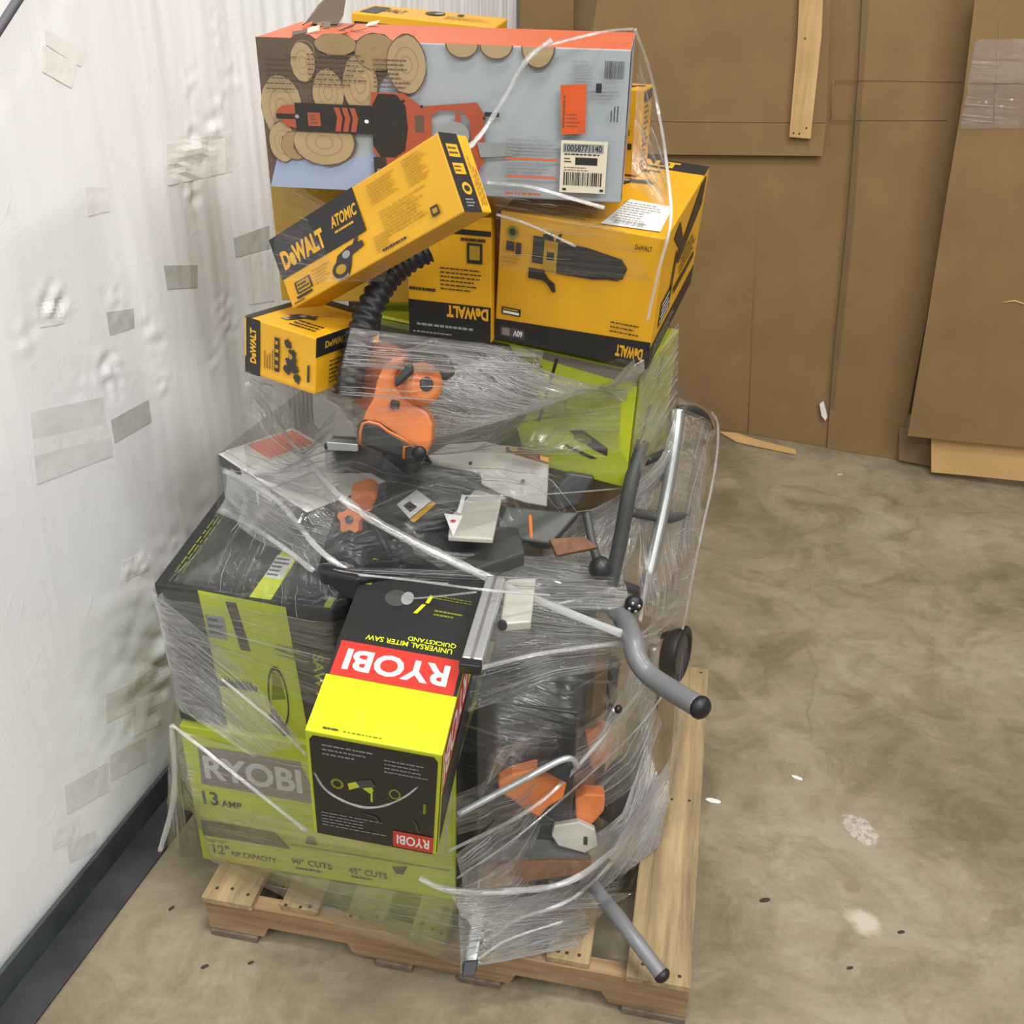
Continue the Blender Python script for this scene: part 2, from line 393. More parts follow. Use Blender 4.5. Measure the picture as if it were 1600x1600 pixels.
# ------------------------------------------------------------------ floor
def floor_mat():
    m = bpy.data.materials.new('concrete'); m.use_nodes = True; t = NT(m); b = t.n['Principled BSDF']
    tc = t.new('ShaderNodeTexCoord')
    def nz(sc_, det=6, rough=.6, dist=0, vec=None):
        n = t.new('ShaderNodeTexNoise', Scale=sc_, Detail=det, Roughness=rough, Distortion=dist)
        t.link(vec or tc.outputs['Object'], n.inputs['Vector']); return n.outputs[0]
    def ramp(x, stops):
        r = t.new('ShaderNodeValToRGB'); e = r.color_ramp.elements
        while len(e) < len(stops): e.new(.5)
        for q, (p, c) in zip(e, stops): q.position = p; q.color = (*lin(c), 1) if len(c) == 3 else c
        t.link(x, r.inputs[0]); return r.outputs[0]
    def mix(f, a, bb, mode='MIX'):
        x = t.new('ShaderNodeMix', _data_type='RGBA', _blend_type=mode)
        if isinstance(f, (int, float)): x.inputs[0].default_value = f
        else: t.link(f, x.inputs[0])
        for i, q in ((6, a), (7, bb)):
            if isinstance(q, tuple): x.inputs[i].default_value = (*lin(q), 1)
            else: t.link(q, x.inputs[i])
        return x.outputs[2]
    base = ramp(nz(1.7, 8, .62, .4), [(.32, (122, 112, 88)), (.52, (148, 137, 114)), (.72, (166, 157, 136))])
    stain = ramp(nz(3.6, 7, .7, 1.2), [(.36, (.42, .38, .3, 1)), (.56, (1, 1, 1, 1))])
    c = mix(.5, base, stain, 'MULTIPLY')
    mp = t.new('ShaderNodeMapping'); mp.inputs['Scale'].default_value = (1, 2.6, 1); mp.inputs['Rotation'].default_value = (0, 0, .7)
    t.link(tc.outputs['Object'], mp.inputs[0])
    sw = ramp(nz(5, 5, .7, 2.2, mp.outputs[0]), [(.42, (.72, .69, .62, 1)), (.6, (1.0, 1.0, 1.0, 1))])
    c = mix(.35, c, sw, 'MULTIPLY')
    fine = ramp(nz(90, 3, .6), [(.3, (.86, .85, .82, 1)), (.62, (1, 1, 1, 1))])
    c = mix(.6, c, fine, 'MULTIPLY')
    # thin cracks and scratches
    vo = t.new('ShaderNodeTexVoronoi', _feature='DISTANCE_TO_EDGE', Scale=.85)
    wn = t.new('ShaderNodeTexNoise', Scale=3.2, Detail=6); t.link(tc.outputs['Object'], wn.inputs['Vector'])
    wm = t.new('ShaderNodeMix', _data_type='RGBA'); wm.inputs[0].default_value = .16; t.link(tc.outputs['Object'], wm.inputs[6]); t.link(wn.outputs['Color'], wm.inputs[7])
    t.link(wm.outputs[2], vo.inputs['Vector'])
    ck = ramp(vo.outputs['Distance'], [(.0, (0, 0, 0, 1)), (.006, (1, 1, 1, 1))])
    ckm = ramp(nz(1.3, 3), [(.5, (0, 0, 0, 1)), (.6, (1, 1, 1, 1))])
    inv = t.new('ShaderNodeInvert'); t.link(ck, inv.inputs['Color'])
    cm = mix(1.0, inv.outputs[0], ckm, 'MULTIPLY')
    cf = t.new('ShaderNodeMath', _operation='MULTIPLY'); cf.inputs[1].default_value = .35; t.link(cm, cf.inputs[0]); c = mix(cf.outputs[0], c, (96, 86, 66))
    # spalled patch
    def spot(pt, rx, ry, edge, jit, ang=0):
        mp2 = t.new('ShaderNodeMapping', _vector_type='TEXTURE'); mp2.inputs['Location'].default_value = (pt.x, pt.y, 0)
        mp2.inputs['Scale'].default_value = (rx, ry, 1); mp2.inputs['Rotation'].default_value = (0, 0, ang)
        t.link(tc.outputs['Object'], mp2.inputs[0])
        ln = t.new('ShaderNodeVectorMath', _operation='LENGTH'); t.link(mp2.outputs[0], ln.inputs[0])
        ad = t.new('ShaderNodeMath', _operation='MULTIPLY_ADD'); t.link(nz(22, 5, .7), ad.inputs[0]); ad.inputs[1].default_value = jit; t.link(ln.outputs['Value'], ad.inputs[2])
        return ramp(ad.outputs[0], [(.5 - edge, (1, 1, 1, 1)), (.5 + edge, (0, 0, 0, 1))]), ad.outputs[0]
    s1, _ = spot(atz(1345, 1296, 0), .105, .17, .03, .35, .35)
    sc1 = ramp(nz(60, 5, .8), [(.35, (118, 108, 104)), (.55, (186, 176, 164)), (.7, (206, 196, 186))])
    c = mix(s1, c, sc1)
    s2, _ = spot(atz(1350, 1440, 0), .12, .16, .1, .5, .6); c = mix(s2, c, (186, 176, 158))
    s3, _ = spot(atz(1330, 1385, 0), .07, .06, .06, .4); c = mix(s3, c, (132, 118, 92))
    for (u, v, a, bb, ang) in ((1235, 870, .5, .09, 1.1), (1340, 1090, .3, .22, .3), (1200, 1020, .35, .2, .8), (1440, 1040, .35, .06, .1), (1370, 920, .3, .07, -.6), (1480, 1190, .25, .2, .4)):
        s4, _ = spot(atz(u, v, 0), a, bb, .2, .9, ang)
        f = t.new('ShaderNodeMath', _operation='MULTIPLY'); f.inputs[1].default_value = .45; t.link(s4, f.inputs[0])
        c = mix(f.outputs[0], c, (104, 90, 62))
    t.link(c, b.inputs['Base Color'])
    rr = t.new('ShaderNodeMapRange'); rr.inputs['To Min'].default_value = .45; rr.inputs['To Max'].default_value = .75; t.link(nz(4, 4), rr.inputs[0]); t.link(rr.outputs[0], b.inputs['Roughness'])
    bp = t.new('ShaderNodeBump', Strength=.25, Distance=.004); t.link(nz(35, 6, .7), bp.inputs['Height']); t.link(bp.outputs[0], b.inputs['Normal'])
    M['concrete'] = m
floor_mat()
mb = MB(); mb.box((-4, -3, -.12), (12, 0, 0), (0, 10, 0), (0, 0, .12), 'concrete')
tag(mb.build('floor'), 'stained brown-grey concrete floor', kind='structure')

# ------------------------------------------------------------------ wrapped white wall on the left
WO = Vector((-1.148, 1.46, 0)); WD = Vector((.272, .962, 0)).normalized(); WN = Vector((WD.y, -WD.x, 0))   # normal faces the pallet
def sheet_mat():
    m = bpy.data.materials.new('white_sheeting'); m.use_nodes = True; t = NT(m); b = t.n['Principled BSDF']
    tc = t.new('ShaderNodeTexCoord')
    mp = t.new('ShaderNodeMapping'); mp.inputs['Scale'].default_value = (7, 7, .8); t.link(tc.outputs['Object'], mp.inputs[0])
    n = t.new('ShaderNodeTexNoise', Scale=1.2, Detail=5, Distortion=.6); t.link(mp.outputs[0], n.inputs['Vector'])
    n2 = t.new('ShaderNodeTexNoise', Scale=9, Detail=6, Roughness=.7, Distortion=1.5); t.link(tc.outputs['Object'], n2.inputs['Vector'])
    r = t.new('ShaderNodeValToRGB'); r.color_ramp.elements[0].color = (*lin((236, 237, 238)), 1); r.color_ramp.elements[1].color = (*lin((247, 248, 250)), 1)
    t.link(n.outputs[0], r.inputs[0]); t.link(r.outputs[0], b.inputs['Base Color']); b.inputs['Roughness'].default_value = .38
    mr = t.new('ShaderNodeMapRange'); mr.inputs['From Min'].default_value = .55; mr.inputs['From Max'].default_value = .8; t.link(n2.outputs[0], mr.inputs[0])
    ad = t.new('ShaderNodeMath', _operation='MULTIPLY_ADD'); t.link(mr.outputs[0], ad.inputs[0]); ad.inputs[1].default_value = .25; t.link(n.outputs[0], ad.inputs[2])
    bp = t.new('ShaderNodeBump', Strength=.3, Distance=.01); t.link(ad.outputs[0], bp.inputs['Height']); t.link(bp.outputs[0], b.inputs['Normal'])
    M['white_sheeting'] = m
sheet_mat()
def wall_ray(u, v):
    p = onplane(u, v, WO, WN); return (p - WO).dot(WD), p.z
PUCK = [(*wall_ray(u, v), q) for u, v, q in ((300, 215, 1.2), (318, 245, 1.2), (285, 262, 1), (300, 300, 1.3), (335, 200, .8), (345, 160, .7), (183, 460, .8), (172, 570, 1.2), (178, 600, 1), (130, 600, .7), (350, 480, 1.1), (358, 510, .8), (250, 600, .8), (85, 478, .9), (75, 468, .6), (36, 528, .6), (235, 505, .6), (340, 560, .7), (300, 130, .6), (365, 120, .7), (340, 60, .5), (245, 540, .5), (272, 860, .6), (210, 885, .8))]
def wall_disp(a, z):
    """Relief of the loose sheeting: vertical runs, crumples low down, small puckers."""
    d = .006 * noise.noise(Vector((a * 9, z * .7, 0))) * min(1, max(.2, (a - .2) / 1.2))
    low = math.exp(-((a - .95) / .35) ** 2) * math.exp(-((z - .42) / .22) ** 2)
    d += .035 * low * abs(noise.noise(Vector((a * 4, z * 11 + a * 5, 3)))) + .012 * low * noise.noise(Vector((a * 16, z * 20, 5)))
    for pa, pz, qq in PUCK:
        r2 = ((a - pa) * .9) ** 2 + (z - pz) ** 2
        if r2 < .012: d += .009 * qq * math.exp(-r2 / .0013) * noise.noise(Vector((a * 30 + pz * 9, z * 34, 1)))
    d += .004 * noise.noise(Vector((a * 30, z * 3, 9))) * min(1, max(0, (a - .7)))
    return d
def wallp(a, z, off=0): return WO + WD * a + Vector((0, 0, z)) + WN * (wall_disp(a, z) + off)
NA, NZ = 560, 340; A0, A1, Z1 = -1.4, 4.22, 3.0
vs = []; fs = []
for i in range(NA + 1):
    a = A0 + (A1 - A0) * i / NA
    for j in range(NZ + 1): vs.append(wallp(a, Z1 * j / NZ))
for i in range(NA):
    for j in range(NZ):
        p = i * (NZ + 1) + j; fs.append((p, p + NZ + 1, p + NZ + 2, p + 1))
mb = MB(); mb.mesh(vs, fs, 'white_sheeting')
e0 = WO + WD * A1; e1 = e0 - WN * .25
mb.mesh([e0, e1, e1 + Vector((0, 0, Z1)), e0 + Vector((0, 0, Z1))], [(0, 1, 2, 3)], 'white_sheeting')
wl = mb.build('wall_left', smooth=True); tag(wl, 'wall covered in loose white plastic sheeting', kind='structure')

def tape_patch(px, mat='tape', nm='tape_patch'):
    q = [wall_ray(*p) for p in px]; n = 8; mb = MB(); vs = []
    for i in range(n + 1):
        for j in range(n + 1):
            s_, t_ = i / n, j / n
            a = (q[0][0] * (1 - s_) + q[1][0] * s_) * (1 - t_) + (q[3][0] * (1 - s_) + q[2][0] * s_) * t_
            z = (q[0][1] * (1 - s_) + q[1][1] * s_) * (1 - t_) + (q[3][1] * (1 - s_) + q[2][1] * s_) * t_
            vs.append(wallp(a, z, .0012 + .0006 * noise.noise(Vector((a * 40, z * 40, 0)))))
    mb.mesh(vs, [(i * (n + 1) + j, (i + 1) * (n + 1) + j, (i + 1) * (n + 1) + j + 1, i * (n + 1) + j + 1) for i in range(n) for j in range(n)], mat)
    o = mb.build(nm, parent=wl)
    sm = o.modifiers.new('thick', 'SOLIDIFY'); sm.thickness = .0003; sm.offset = 1; return o
for px, m_ in (
    ([(46, 644), (160, 620), (164, 664), (51, 686)], 'tape'), ([(51, 686), (166, 662), (172, 682), (53, 713)], 'tape3'), ([(53, 713), (172, 682), (175, 712), (57, 757)], 'tape'),
    ([(172, 656), (232, 624), (237, 659), (178, 692)], 'tape2'), ([(256, 415), (308, 414), (308, 449), (262, 452)], 'tape2'),
    ([(166, 488), (208, 482), (210, 512), (171, 524)], 'tape2'), ([(70, 45), (130, 78), (126, 105), (72, 70)], 'tape3'), ([(66, 70), (120, 100), (112, 138), (66, 112)], 'tape3'),
    ([(133, 292), (168, 292), (170, 330), (137, 338)], 'tape3'), ([(260, 225), (362, 205), (363, 268), (262, 290)], 'tape3'), ([(364, 372), (420, 352), (421, 388), (368, 402)], 'tape2'),
    ([(380, 402), (425, 392), (428, 470), (388, 476)], 'tape3'), ([(164, 1085), (238, 1045), (238, 1092), (166, 1130)], 'tape'), ([(204, 1060), (268, 1020), (268, 1065), (206, 1092)], 'tape3'),
    ([(100, 1228), (168, 1190), (170, 1236), (104, 1272)], 'tape'), ([(78, 1300), (122, 1276), (124, 1306), (82, 1330)], 'tape3'), ([(104, 1320), (148, 1296), (150, 1326), (108, 1350)], 'tape'),
    ([(190, 878), (226, 862), (230, 888), (196, 908)], 'tape3'), ([(55, 470), (98, 462), (100, 505), (62, 512)], 'tape3'), ([(205, 1100), (250, 1075), (250, 1130), (207, 1150)], 'tape'),
    ([(170, 1180), (225, 1150), (228, 1190), (172, 1222)], 'tape')):
    tape_patch(px, m_)
# dark cable hung in front of the sheeting at the upper left
mb = MB(); ca = onplane(29, -2, WO + WN * .12, WN); cb = onplane(-2, 46, WO + WN * .12, WN); dcb = cb - ca
mb.tube([ca - dcb * 14, ca, cb, cb + dcb * 10], .008, 'strap', 10)
tag(mb.build('hanging_cable', smooth=True), 'dark slanting cable in front of the white sheeting at the top left corner', 'cable')

# steel kick plate along the foot of the wall
mb = MB(); mb.box(WO + WD * -2.2 + WN * .012, WD * 6.3, WN * .012, (0, 0, .085), 'slab_edge')
tag(mb.build('baseboard_left', bevel=.003), 'grey steel kick plate', kind='structure')
mb = MB(); mb.box(WO + WD * -2.2 + WN * .024, WD * 6.3, WN * .10, (0, 0, .008), 'slab_flat')
tag(mb.build('trim_1', bevel=.002), 'flat dark steel plate on the floor along the wall', kind='structure')

# ------------------------------------------------------------------ cardboard lined end of the room
AE = Vector((.938, -.347, 0)).normalized(); AN = Vector((-.347, -.938, 0)).normalized()
LEAN = math.radians(1.5)
PN = (AN * math.cos(LEAN) + Vector((0, 0, 1)) * math.sin(LEAN)).normalized()
P0 = Vector((1.025, 4.543, 0))
mb = MB(); B0 = Vector((0, 5.52, 0)) + AN * 0
mb.box(B0 - AE * 1.2, AE * 8, -AN * .1, (0, 0, 3.4), 'sheet_dk')
wb = mb.build('wall_back'); tag(wb, 'brown board lined end wall', kind='structure')

def board(name, px, off, label, cat, mat='sheet', th=.008, group=None):
    P = P0 + PN * off
    pts = [onplane(u, v, P, PN) for u, v in px]
    for p in pts: p.z = max(p.z, .001)
    c = sum(pts, Vector()) / len(pts); c.z = min(p.z for p in pts)
    r = root(name, c, label, cat, group)
    mb = MB(); mb.prism(pts, -PN * th, mat); mb.build('panel', parent=r, bevel=.001)
    r['off'] = off
    return r, P
def crease(r, P, px, wd=.004, mat='sheet_dk', nm='fold_line', off=.0015):
    mb = MB(); pts = [onplane(u, v, P + PN * off, PN) for u, v in px]
    mb.tube(pts, wd / 2, mat, 6); o = mb.build(nm, parent=r, smooth=True); return o
b0, Q = board('cardboard_sheet', [(812, -60), (896, -60), (896, 330), (812, 330)], -.42, 'narrow brown cardboard sheet just right of the end of the white wall', 'cardboard')
b1, Q1 = board('cardboard_sheet', [(925, -60), (1356, -60), (1341, 120), (1325, 330), (1302, 560), (1290, 704), (1240, 699), (1180, 680), (1128, 671), (940, 640)], 0,
    'large brown cardboard sheet reaching the floor behind the tall yellow box and green box', 'cardboard')
crease(b1, Q1, [(1186, 310), (1176, 500), (1168, 690)], .003)
b2, Q2 = board('cardboard_sheet', [(940, -60), (1300, -60), (1291, 190), (1285, 244), (900, 240)], .035,
    'upper cardboard sheet whose folded lower edge ends behind the foot of the wooden strip', 'cardboard')
crease(b2, Q2, [(905, 187), (1100, 190), (1290, 191)], .004)
b3, Q3 = board('cardboard_sheet', [(1350, -60), (1545, -60), (1480, 330), (1405, 719), (1291, 705), (1302, 560), (1325, 330), (1341, 120)], .012,
    'tall cardboard sheet with a vertical taped seam between the wooden strip and the leaning board', 'cardboard')
crease(b3, Q3, [(1304, 126), (1400, 126), (1504, 128)], .003); crease(b3, Q3, [(1300, 188), (1480, 188)], .003); crease(b3, Q3, [(1302, 125), (1298, 188)], .003)
mb = MB(); tp = [onplane(u, v, Q3 + PN * .003, PN) for u, v in ((1346, -40), (1362, -40), (1344, 200), (1336, 330), (1322, 470), (1303, 640), (1291, 640), (1312, 400), (1330, 200))]
mb.prism(tp, PN * .0008, 'film_clear'); mb.build('clear_tape', parent=b3)
mb = MB(); mb.prism([onplane(u, v, Q3 + PN * .004, PN) for u, v in ((1281, 630), (1287, 626), (1293, 650), (1290, 656), (1284, 648))], PN * .012, 'whitep'); mb.build('torn_edge', parent=b3)
b4, Q4 = board('leaning_board', [(1530, -60), (1720, -60), (1720, 712), (1600, 699), (1500, 690), (1418, 681), (1452, 480), (1480, 300), (1505, 150)], .17,
    'large brown cardboard panel leaning at the far right with clear tape across its top', 'cardboard', 'sheet', .02)
for px in ([(1524, 62), (1600, 60), (1640, 130), (1512, 130)], [(1512, 132), (1640, 132), (1640, 200), (1500, 202)]):
    mb = MB(); pts = [onplane(u, v, Q4 + PN * .004, PN) for u, v in px]
    n = 14; g = []
    for i in range(n + 1):
        for j in range(5):
            s_, t_ = i / n, j / 4
            p = (pts[0] * (1 - s_) + pts[1] * s_) * (1 - t_) + (pts[3] * (1 - s_) + pts[2] * s_) * t_
            g.append(p + PN * (.004 * noise.noise(Vector((s_ * 9, t_ * 6, px[0][1])))))
    mb.mesh(g, [(i * 5 + j, (i + 1) * 5 + j, (i + 1) * 5 + j + 1, i * 5 + j + 1) for i in range(n) for j in range(4)], 'film_streaky')
    o = mb.build('clear_tape', parent=b4, smooth=True)
    uvl = o.data.uv_layers.new(name='UVMap')
    for lp in o.data.loops: c_ = o.data.vertices[lp.vertex_index].co; uvl.data[lp.index].uv = (c_.x, c_.z)
crease(b4, Q4, [(1562, 30), (1552, 200)], .003); crease(b4, Q4, [(1552, 131), (1600, 131), (1640, 133)], .003); crease(b4, Q4, [(1567, 473), (1585, 470), (1600, 475)], .007, 'sheet_lt', 'torn_edge')
b5, _ = board('cardboard_strip', [(1455, 684), (1640, 700), (1640, 758), (1600, 752), (1520, 744), (1455, 738)], .15 - .02, 'pale cardboard strip standing on the floor under the leaning panel', 'cardboard', 'sheet_lt', .01)
b6, _ = board('cardboard_strip', [(1405, 670), (1500, 676), (1500, 732), (1453, 728), (1404, 719)], .05, 'dark brown board end in the gap beneath the leaning panel', 'cardboard', 'sheet_dk', .02)
b7, Q7 = board('wooden_strip', [(1251, -60), (1288, -60), (1283, 60), (1266, 217), (1233, 214), (1246, 60)], .065, 'pale wooden batten fixed vertically on the brown cardboard', 'batten', 'strip_wood', .02)
for (u, v) in ((1240, 208), (1249, 209), (1260, 200), (1258, 60)):
    mb = MB(); p = onplane(u, v, Q7 + PN * .001, PN); mb.ball(p, .004, 'dirtdot', PN, .4, 8, 5); mb.build('nail', parent=b7)
for k, (u, v) in enumerate(((1128, 668), (1160, 668), (1205, 690), (1240, 700))): pass
mb = MB(); mb.prism([atz(u, v, .004) for u, v in ((1124, 676), (1150, 678), (1178, 687), (1243, 704), (1244, 711), (1190, 700), (1150, 691))], (0, 0, .006), 'sheet_lt')
tag(mb.build('cardboard_scrap'), 'pale torn cardboard flap lying on the floor at the foot of the brown sheet', 'cardboard')

# small litter on the concrete
for (u, v, L, a, m_, lab, cat) in (
    (1312, 968 - 230 + 4, .035, .3, 'paperbit', 'crumpled pale paper scrap on the concrete near the cardboard', 'scrap'),
    (1114, 1252, .045, -.25, 'whitep', 'pale wood splinter on the floor close beside the pallet', 'splinter'),
    (1245, 1216, .035, -.5, 'whitep', 'pale splinter lying between the pallet and the chipped patch of floor', 'splinter'),
    (1408, 1457, .02, .2, 'dirtdot', 'dark speck of grit on the floor at the lower right', 'grit'),
    (1328, 1513, .018, .2, 'dirtdot', 'dark crumb of grit on the floor below the pale worn patch', 'grit'),
    (1195, 1407, .03, .2, 'dirtdot', 'round dark spot of dirt right of the pallet', 'grit'),
    (268, 1420, .018, .9, 'dirtdot', 'dark chip on the floor left of the pallet corner', 'grit'),
    (392, 1505, .016, .5, 'dirtdot', 'tiny dark chip on the floor in front of the pallet', 'grit'),
    (320, 1511, .02, .5, 'dirtdot', 'small brown clump on the floor in front of the pallet', 'grit')):
    p = atz(u, v, 0); mb = MB(); n = 7
    pts = [p + Vector((math.cos(a) * L * .5 * math.cos(q) - math.sin(a) * L * .17 * math.sin(q), math.sin(a) * L * .5 * math.cos(q) + math.cos(a) * L * .17 * math.sin(q), 0)) * random.uniform(.8, 1.1)
           if False else p + Vector((math.cos(a) * math.cos(q) * L * .5 - math.sin(a) * math.sin(q) * L * .2, math.sin(a) * math.cos(q) * L * .5 + math.cos(a) * math.sin(q) * L * .2, 0)) for q in [2 * math.pi * k / n + random.uniform(-.2, .2) for k in range(n)]]
    mb.prism(pts, (0, 0, .004), m_); o = mb.build('floor_scrap' if m_ != 'dirtdot' else 'grit_speck', bevel=.001); tag(o, lab, cat)

# ------------------------------------------------------------------ pallet
PY = math.radians(-10.9); PF = Vector((-.715, 1.634, 0)); pu = Vector((math.cos(PY), math.sin(PY), 0)); pv = Vector((-math.sin(PY), math.cos(PY), 0))
PL, PD = 1.143, 1.115
pal = root('pallet', PF, 'worn wooden pallet carrying the wrapped pile of boxed tools', 'pallet', mat=Matrix.Translation(PF) @ Matrix.Rotation(PY, 4, 'Z'))
def pbox(name, x0, x1, y0, y1, z0, z1, m, jitter=0):
    mb = MB(); o = PF + pu * x0 + pv * y0 + Vector((0, 0, z0)); mb.box(o, pu * (x1 - x0), pv * (y1 - y0), (0, 0, z1 - z0), m)
    return mb.build(name, parent=pal, bevel=.003)
def frac(u, v=1400):
    """Distance along the pallet's front edge of a picture column."""
    d = fwd + right * ((u - 800) / F) + down * ((v - 800) / F)
    a = PF + Vector((0, 0, .14)); 
    nrm = pv; tt = (a - CAM).dot(nrm) / d.dot(nrm); p = CAM + d * tt
    return (p - a).dot(pu)
deck = [(0, frac(394, 1415)), (frac(436, 1430), frac(494, 1440)), (frac(536, 1445), frac(596, 1455)), (frac(640, 1460), frac(700, 1470)), (frac(752, 1480), frac(812, 1490)), (frac(852, 1500), frac(920, 1515)), (frac(976, 1540), PL)]
for i, (a, b) in enumerate(deck):
    pbox('deck_board', a, b, -.006 + .006 * (i % 3) + (.012 if i in (1, 2) else 0), PD - .01 * (i % 2), .12, .14, 'deck_wood')
    for yy in (.022, .55, 1.08):
        for k in range(3):
            x = a + (b - a) * (.2 + .3 * k) + random.uniform(-.006, .006); mb = MB(); p = PF + pu * x + pv * (yy + random.uniform(-.01, .012)) + Vector((0, 0, .1405))
            mb.ball(p, .0045, 'dirtdot', (0, 0, 1), .3, 8, 4); o = mb.build('nail_head', parent=pal)
def stringer(y):
    prof = [(0, .02), (.14, .02), (.155, .055), (.35, .055), (.365, .02), (.74, .02), (.755, .055), (.95, .055), (.97, .02), (PL, .02), (PL, .12), (0, .12)]
    mb = MB(); n = len(prof); a = [PF + pu * x + pv * y + Vector((0, 0, z)) for x, z in prof]; b = [p + pv * .038 for p in a]
    mb.mesh(a, [tuple(range(n))], 'stringer_wood'); mb.mesh(b, [tuple(range(n))], 'stringer_wood'); mb.mesh(a + b, [(i, (i + 1) % n, (i + 1) % n + n, i + n) for i in range(n)], 'stringer_wood')
    mb.build('stringer', parent=pal, bevel=.002)
for y in (.004, .54, 1.07): stringer(y)
for (a, b) in ((.005, .125), (.42, .51), (.62, .72), (1.0, PL)): pbox('bottom_board', a, b, -.002, PD, 0, .02, 'old_wood')

# ------------------------------------------------------------------ cartons
# lime box at the bottom front
def f(p):
    p.poly([(.05, .60), (.50, .58), (.44, .87), (.06, .88)], 'ghost'); p.text('RYOBI', .255, .73, .37, .17, 'paleboard', bold=.03)
    p.text('13', .075, .50, .06, .10, 'ink'); p.text('AMP', .155, .475, .08, .05, 'ink')
    p.poly([(.02, .32), (.31, .32), (.37, .20), (.02, .20)], 'charcoal'); p.text('TOP HANDLE SAW', .16, .26, .24, .035, 'limedark', bold=0)
    p.poly([(.37, .235), (.98, .235), (.98, .245), (.37, .245)], 'limedark')
    p.text('UP TO', .075, .165, .05, .025, 'ink', bold=.0); p.text('12"', .085, .105, .065, .075, 'ink'); p.text('RIP CAPACITY', .215, .09, .18, .04, 'ink')
    p.text('90° CUTS', .445, .115, .16, .05, 'ink'); p.lines(.38, .05, .52, .07, 1, 'ink', fill=.8); p.text('45° CUTS', .665, .115, .15, .05, 'ink'); p.lines(.6, .06, .72, .075, 1, 'ink', fill=.8)
    p.poly([(.43, .27), (.44, .33), (.465, .33), (.475, .27)], 'charcoal'); p.poly([(.76, .20), (.82, .22), (.80, .15), (.775, .15)], 'charcoal'); p.ell(.97, .09, .02, .03, 'ink')
def fr_(p): p.rect(.02, .02, .98, .98, 'charcoal')
def ft(p): p.rect(.04, .05, .96, .95, 'charcoal')
carton('large lime green box at the bottom of the pile printed 13 AMP', (-.739, 1.734, .148), (-9.8, 0, .6), (.632, .45, .427), 'lime', {'F': f, 'R': fr_, 'T': ft})
# black and lime box above it
def f(p):
    p.poly([(.25, 1), (.74, .97), (.80, 0), (.30, 0)], 'lime')
    p.poly([(.40, .95), (.46, .95), (.51, .62), (.45, .62)], 'charcoal'); p.rect(.27, .68, .38, .84, 'grey_print'); p.lines(.28, .70, .37, .83, 3, 'ink')
    for k in range(9): p.poly([(.29 + k * .022, .36), (.31 + k * .022, .40), (.32 + k * .022, .34)], 'charcoal')
    p.rect(.28, .325, .52, .36, 'charcoal'); p.ring(.64, .30, .06, .24, .12, 'charcoal'); p.poly([(.56, .12), (.6, .22), (.69, .03), (.65, .0)], 'charcoal')
    p.poly([(.62, .5), (.66, .48), (.68, .3), (.6, .28)], 'limedark'); p.text('18V', .9, .62, .1, .5, 'limedark', rot=-100, bold=0)
    p.rect(.84, .2, .96, .7, 'ink'); p.text('SAW KIT', .9, .45, .45, .06, 'lime', rot=-90)
    p.lines(.03, .1, .22, .8, 12, 'ghost')
def t(p):
    p.rect(.10, .06, .9, .94, 'charcoal'); p.ring(.42, .42, .2, .3, .9, 'dkgrey'); p.poly([(.54, .0), (.66, .0), (.68, .62), (.58, .62)], 'lime')
    p.rect(.555, .16, .655, .34, 'paleboard'); p.lines(.56, .17, .65, .33, 5, 'ink'); p.lines(.59, .38, .66, .6, 7, 'limedark')
    p.lines(.06, .1, .12, .9, 3, 'limedark', vert=True); p.rect(.95, 0, .99, .98, 'limedark')
carton('black and lime box with a yellow stripe on its lid, beside the white wall', (-.734, 1.746, .582), (-9, 3.8, 2.2), (.375, .425, .385), {'F': 'charcoal', 'T': 'black', 'L': 'charcoal', 'R': 'charcoal', 'K': 'charcoal', 'B': 'charcoal'}, {'F': f, 'T': t})
# stand box poking out of the film
def f(p):
    p.poly([(.06, .97), (.94, .97), (.97, .93), (.97, 0), (.03, 0), (.03, .93)], 'black')
    p.lines(.12, .80, .5, .92, 3, 'grey_print', fill=.3); p.lines(.58, .74, .92, .88, 4, 'grey_print', fill=.3)
    p.poly([(.3, .58), (.42, .64), (.5, .56), (.47, .52), (.4, .57), (.31, .52)], 'lime'); p.rect(.475, .44, .49, .64, 'lime'); p.ring(.66, .56, .045, .05, .3, 'limedark'); p.ring(.22, .56, .05, .05, .4, 'limedark'); p.rect(.88, .42, .9, .52, 'limedark')
    p.poly([(.36, .62), (.48, .66), (.52, .6), (.4, .56)], 'dkgrey')
    p.lines(.08, .1, .62, .26, 5, 'grey_print', fill=.3); p.rect(.65, .02, .97, .19, 'red'); p.text('RYOBI', .81, .105, .26, .10, 'whitep', rot=180)
    p.poly([(.4, .32), (.52, .30), (.56, .23), (.54, .23), (.51, .285), (.4, .31)], 'dkgrey'); p.poly([(.8, .36), (.84, .3), (.86, .22), (.84, .22), (.82, .3)], 'dkgrey')
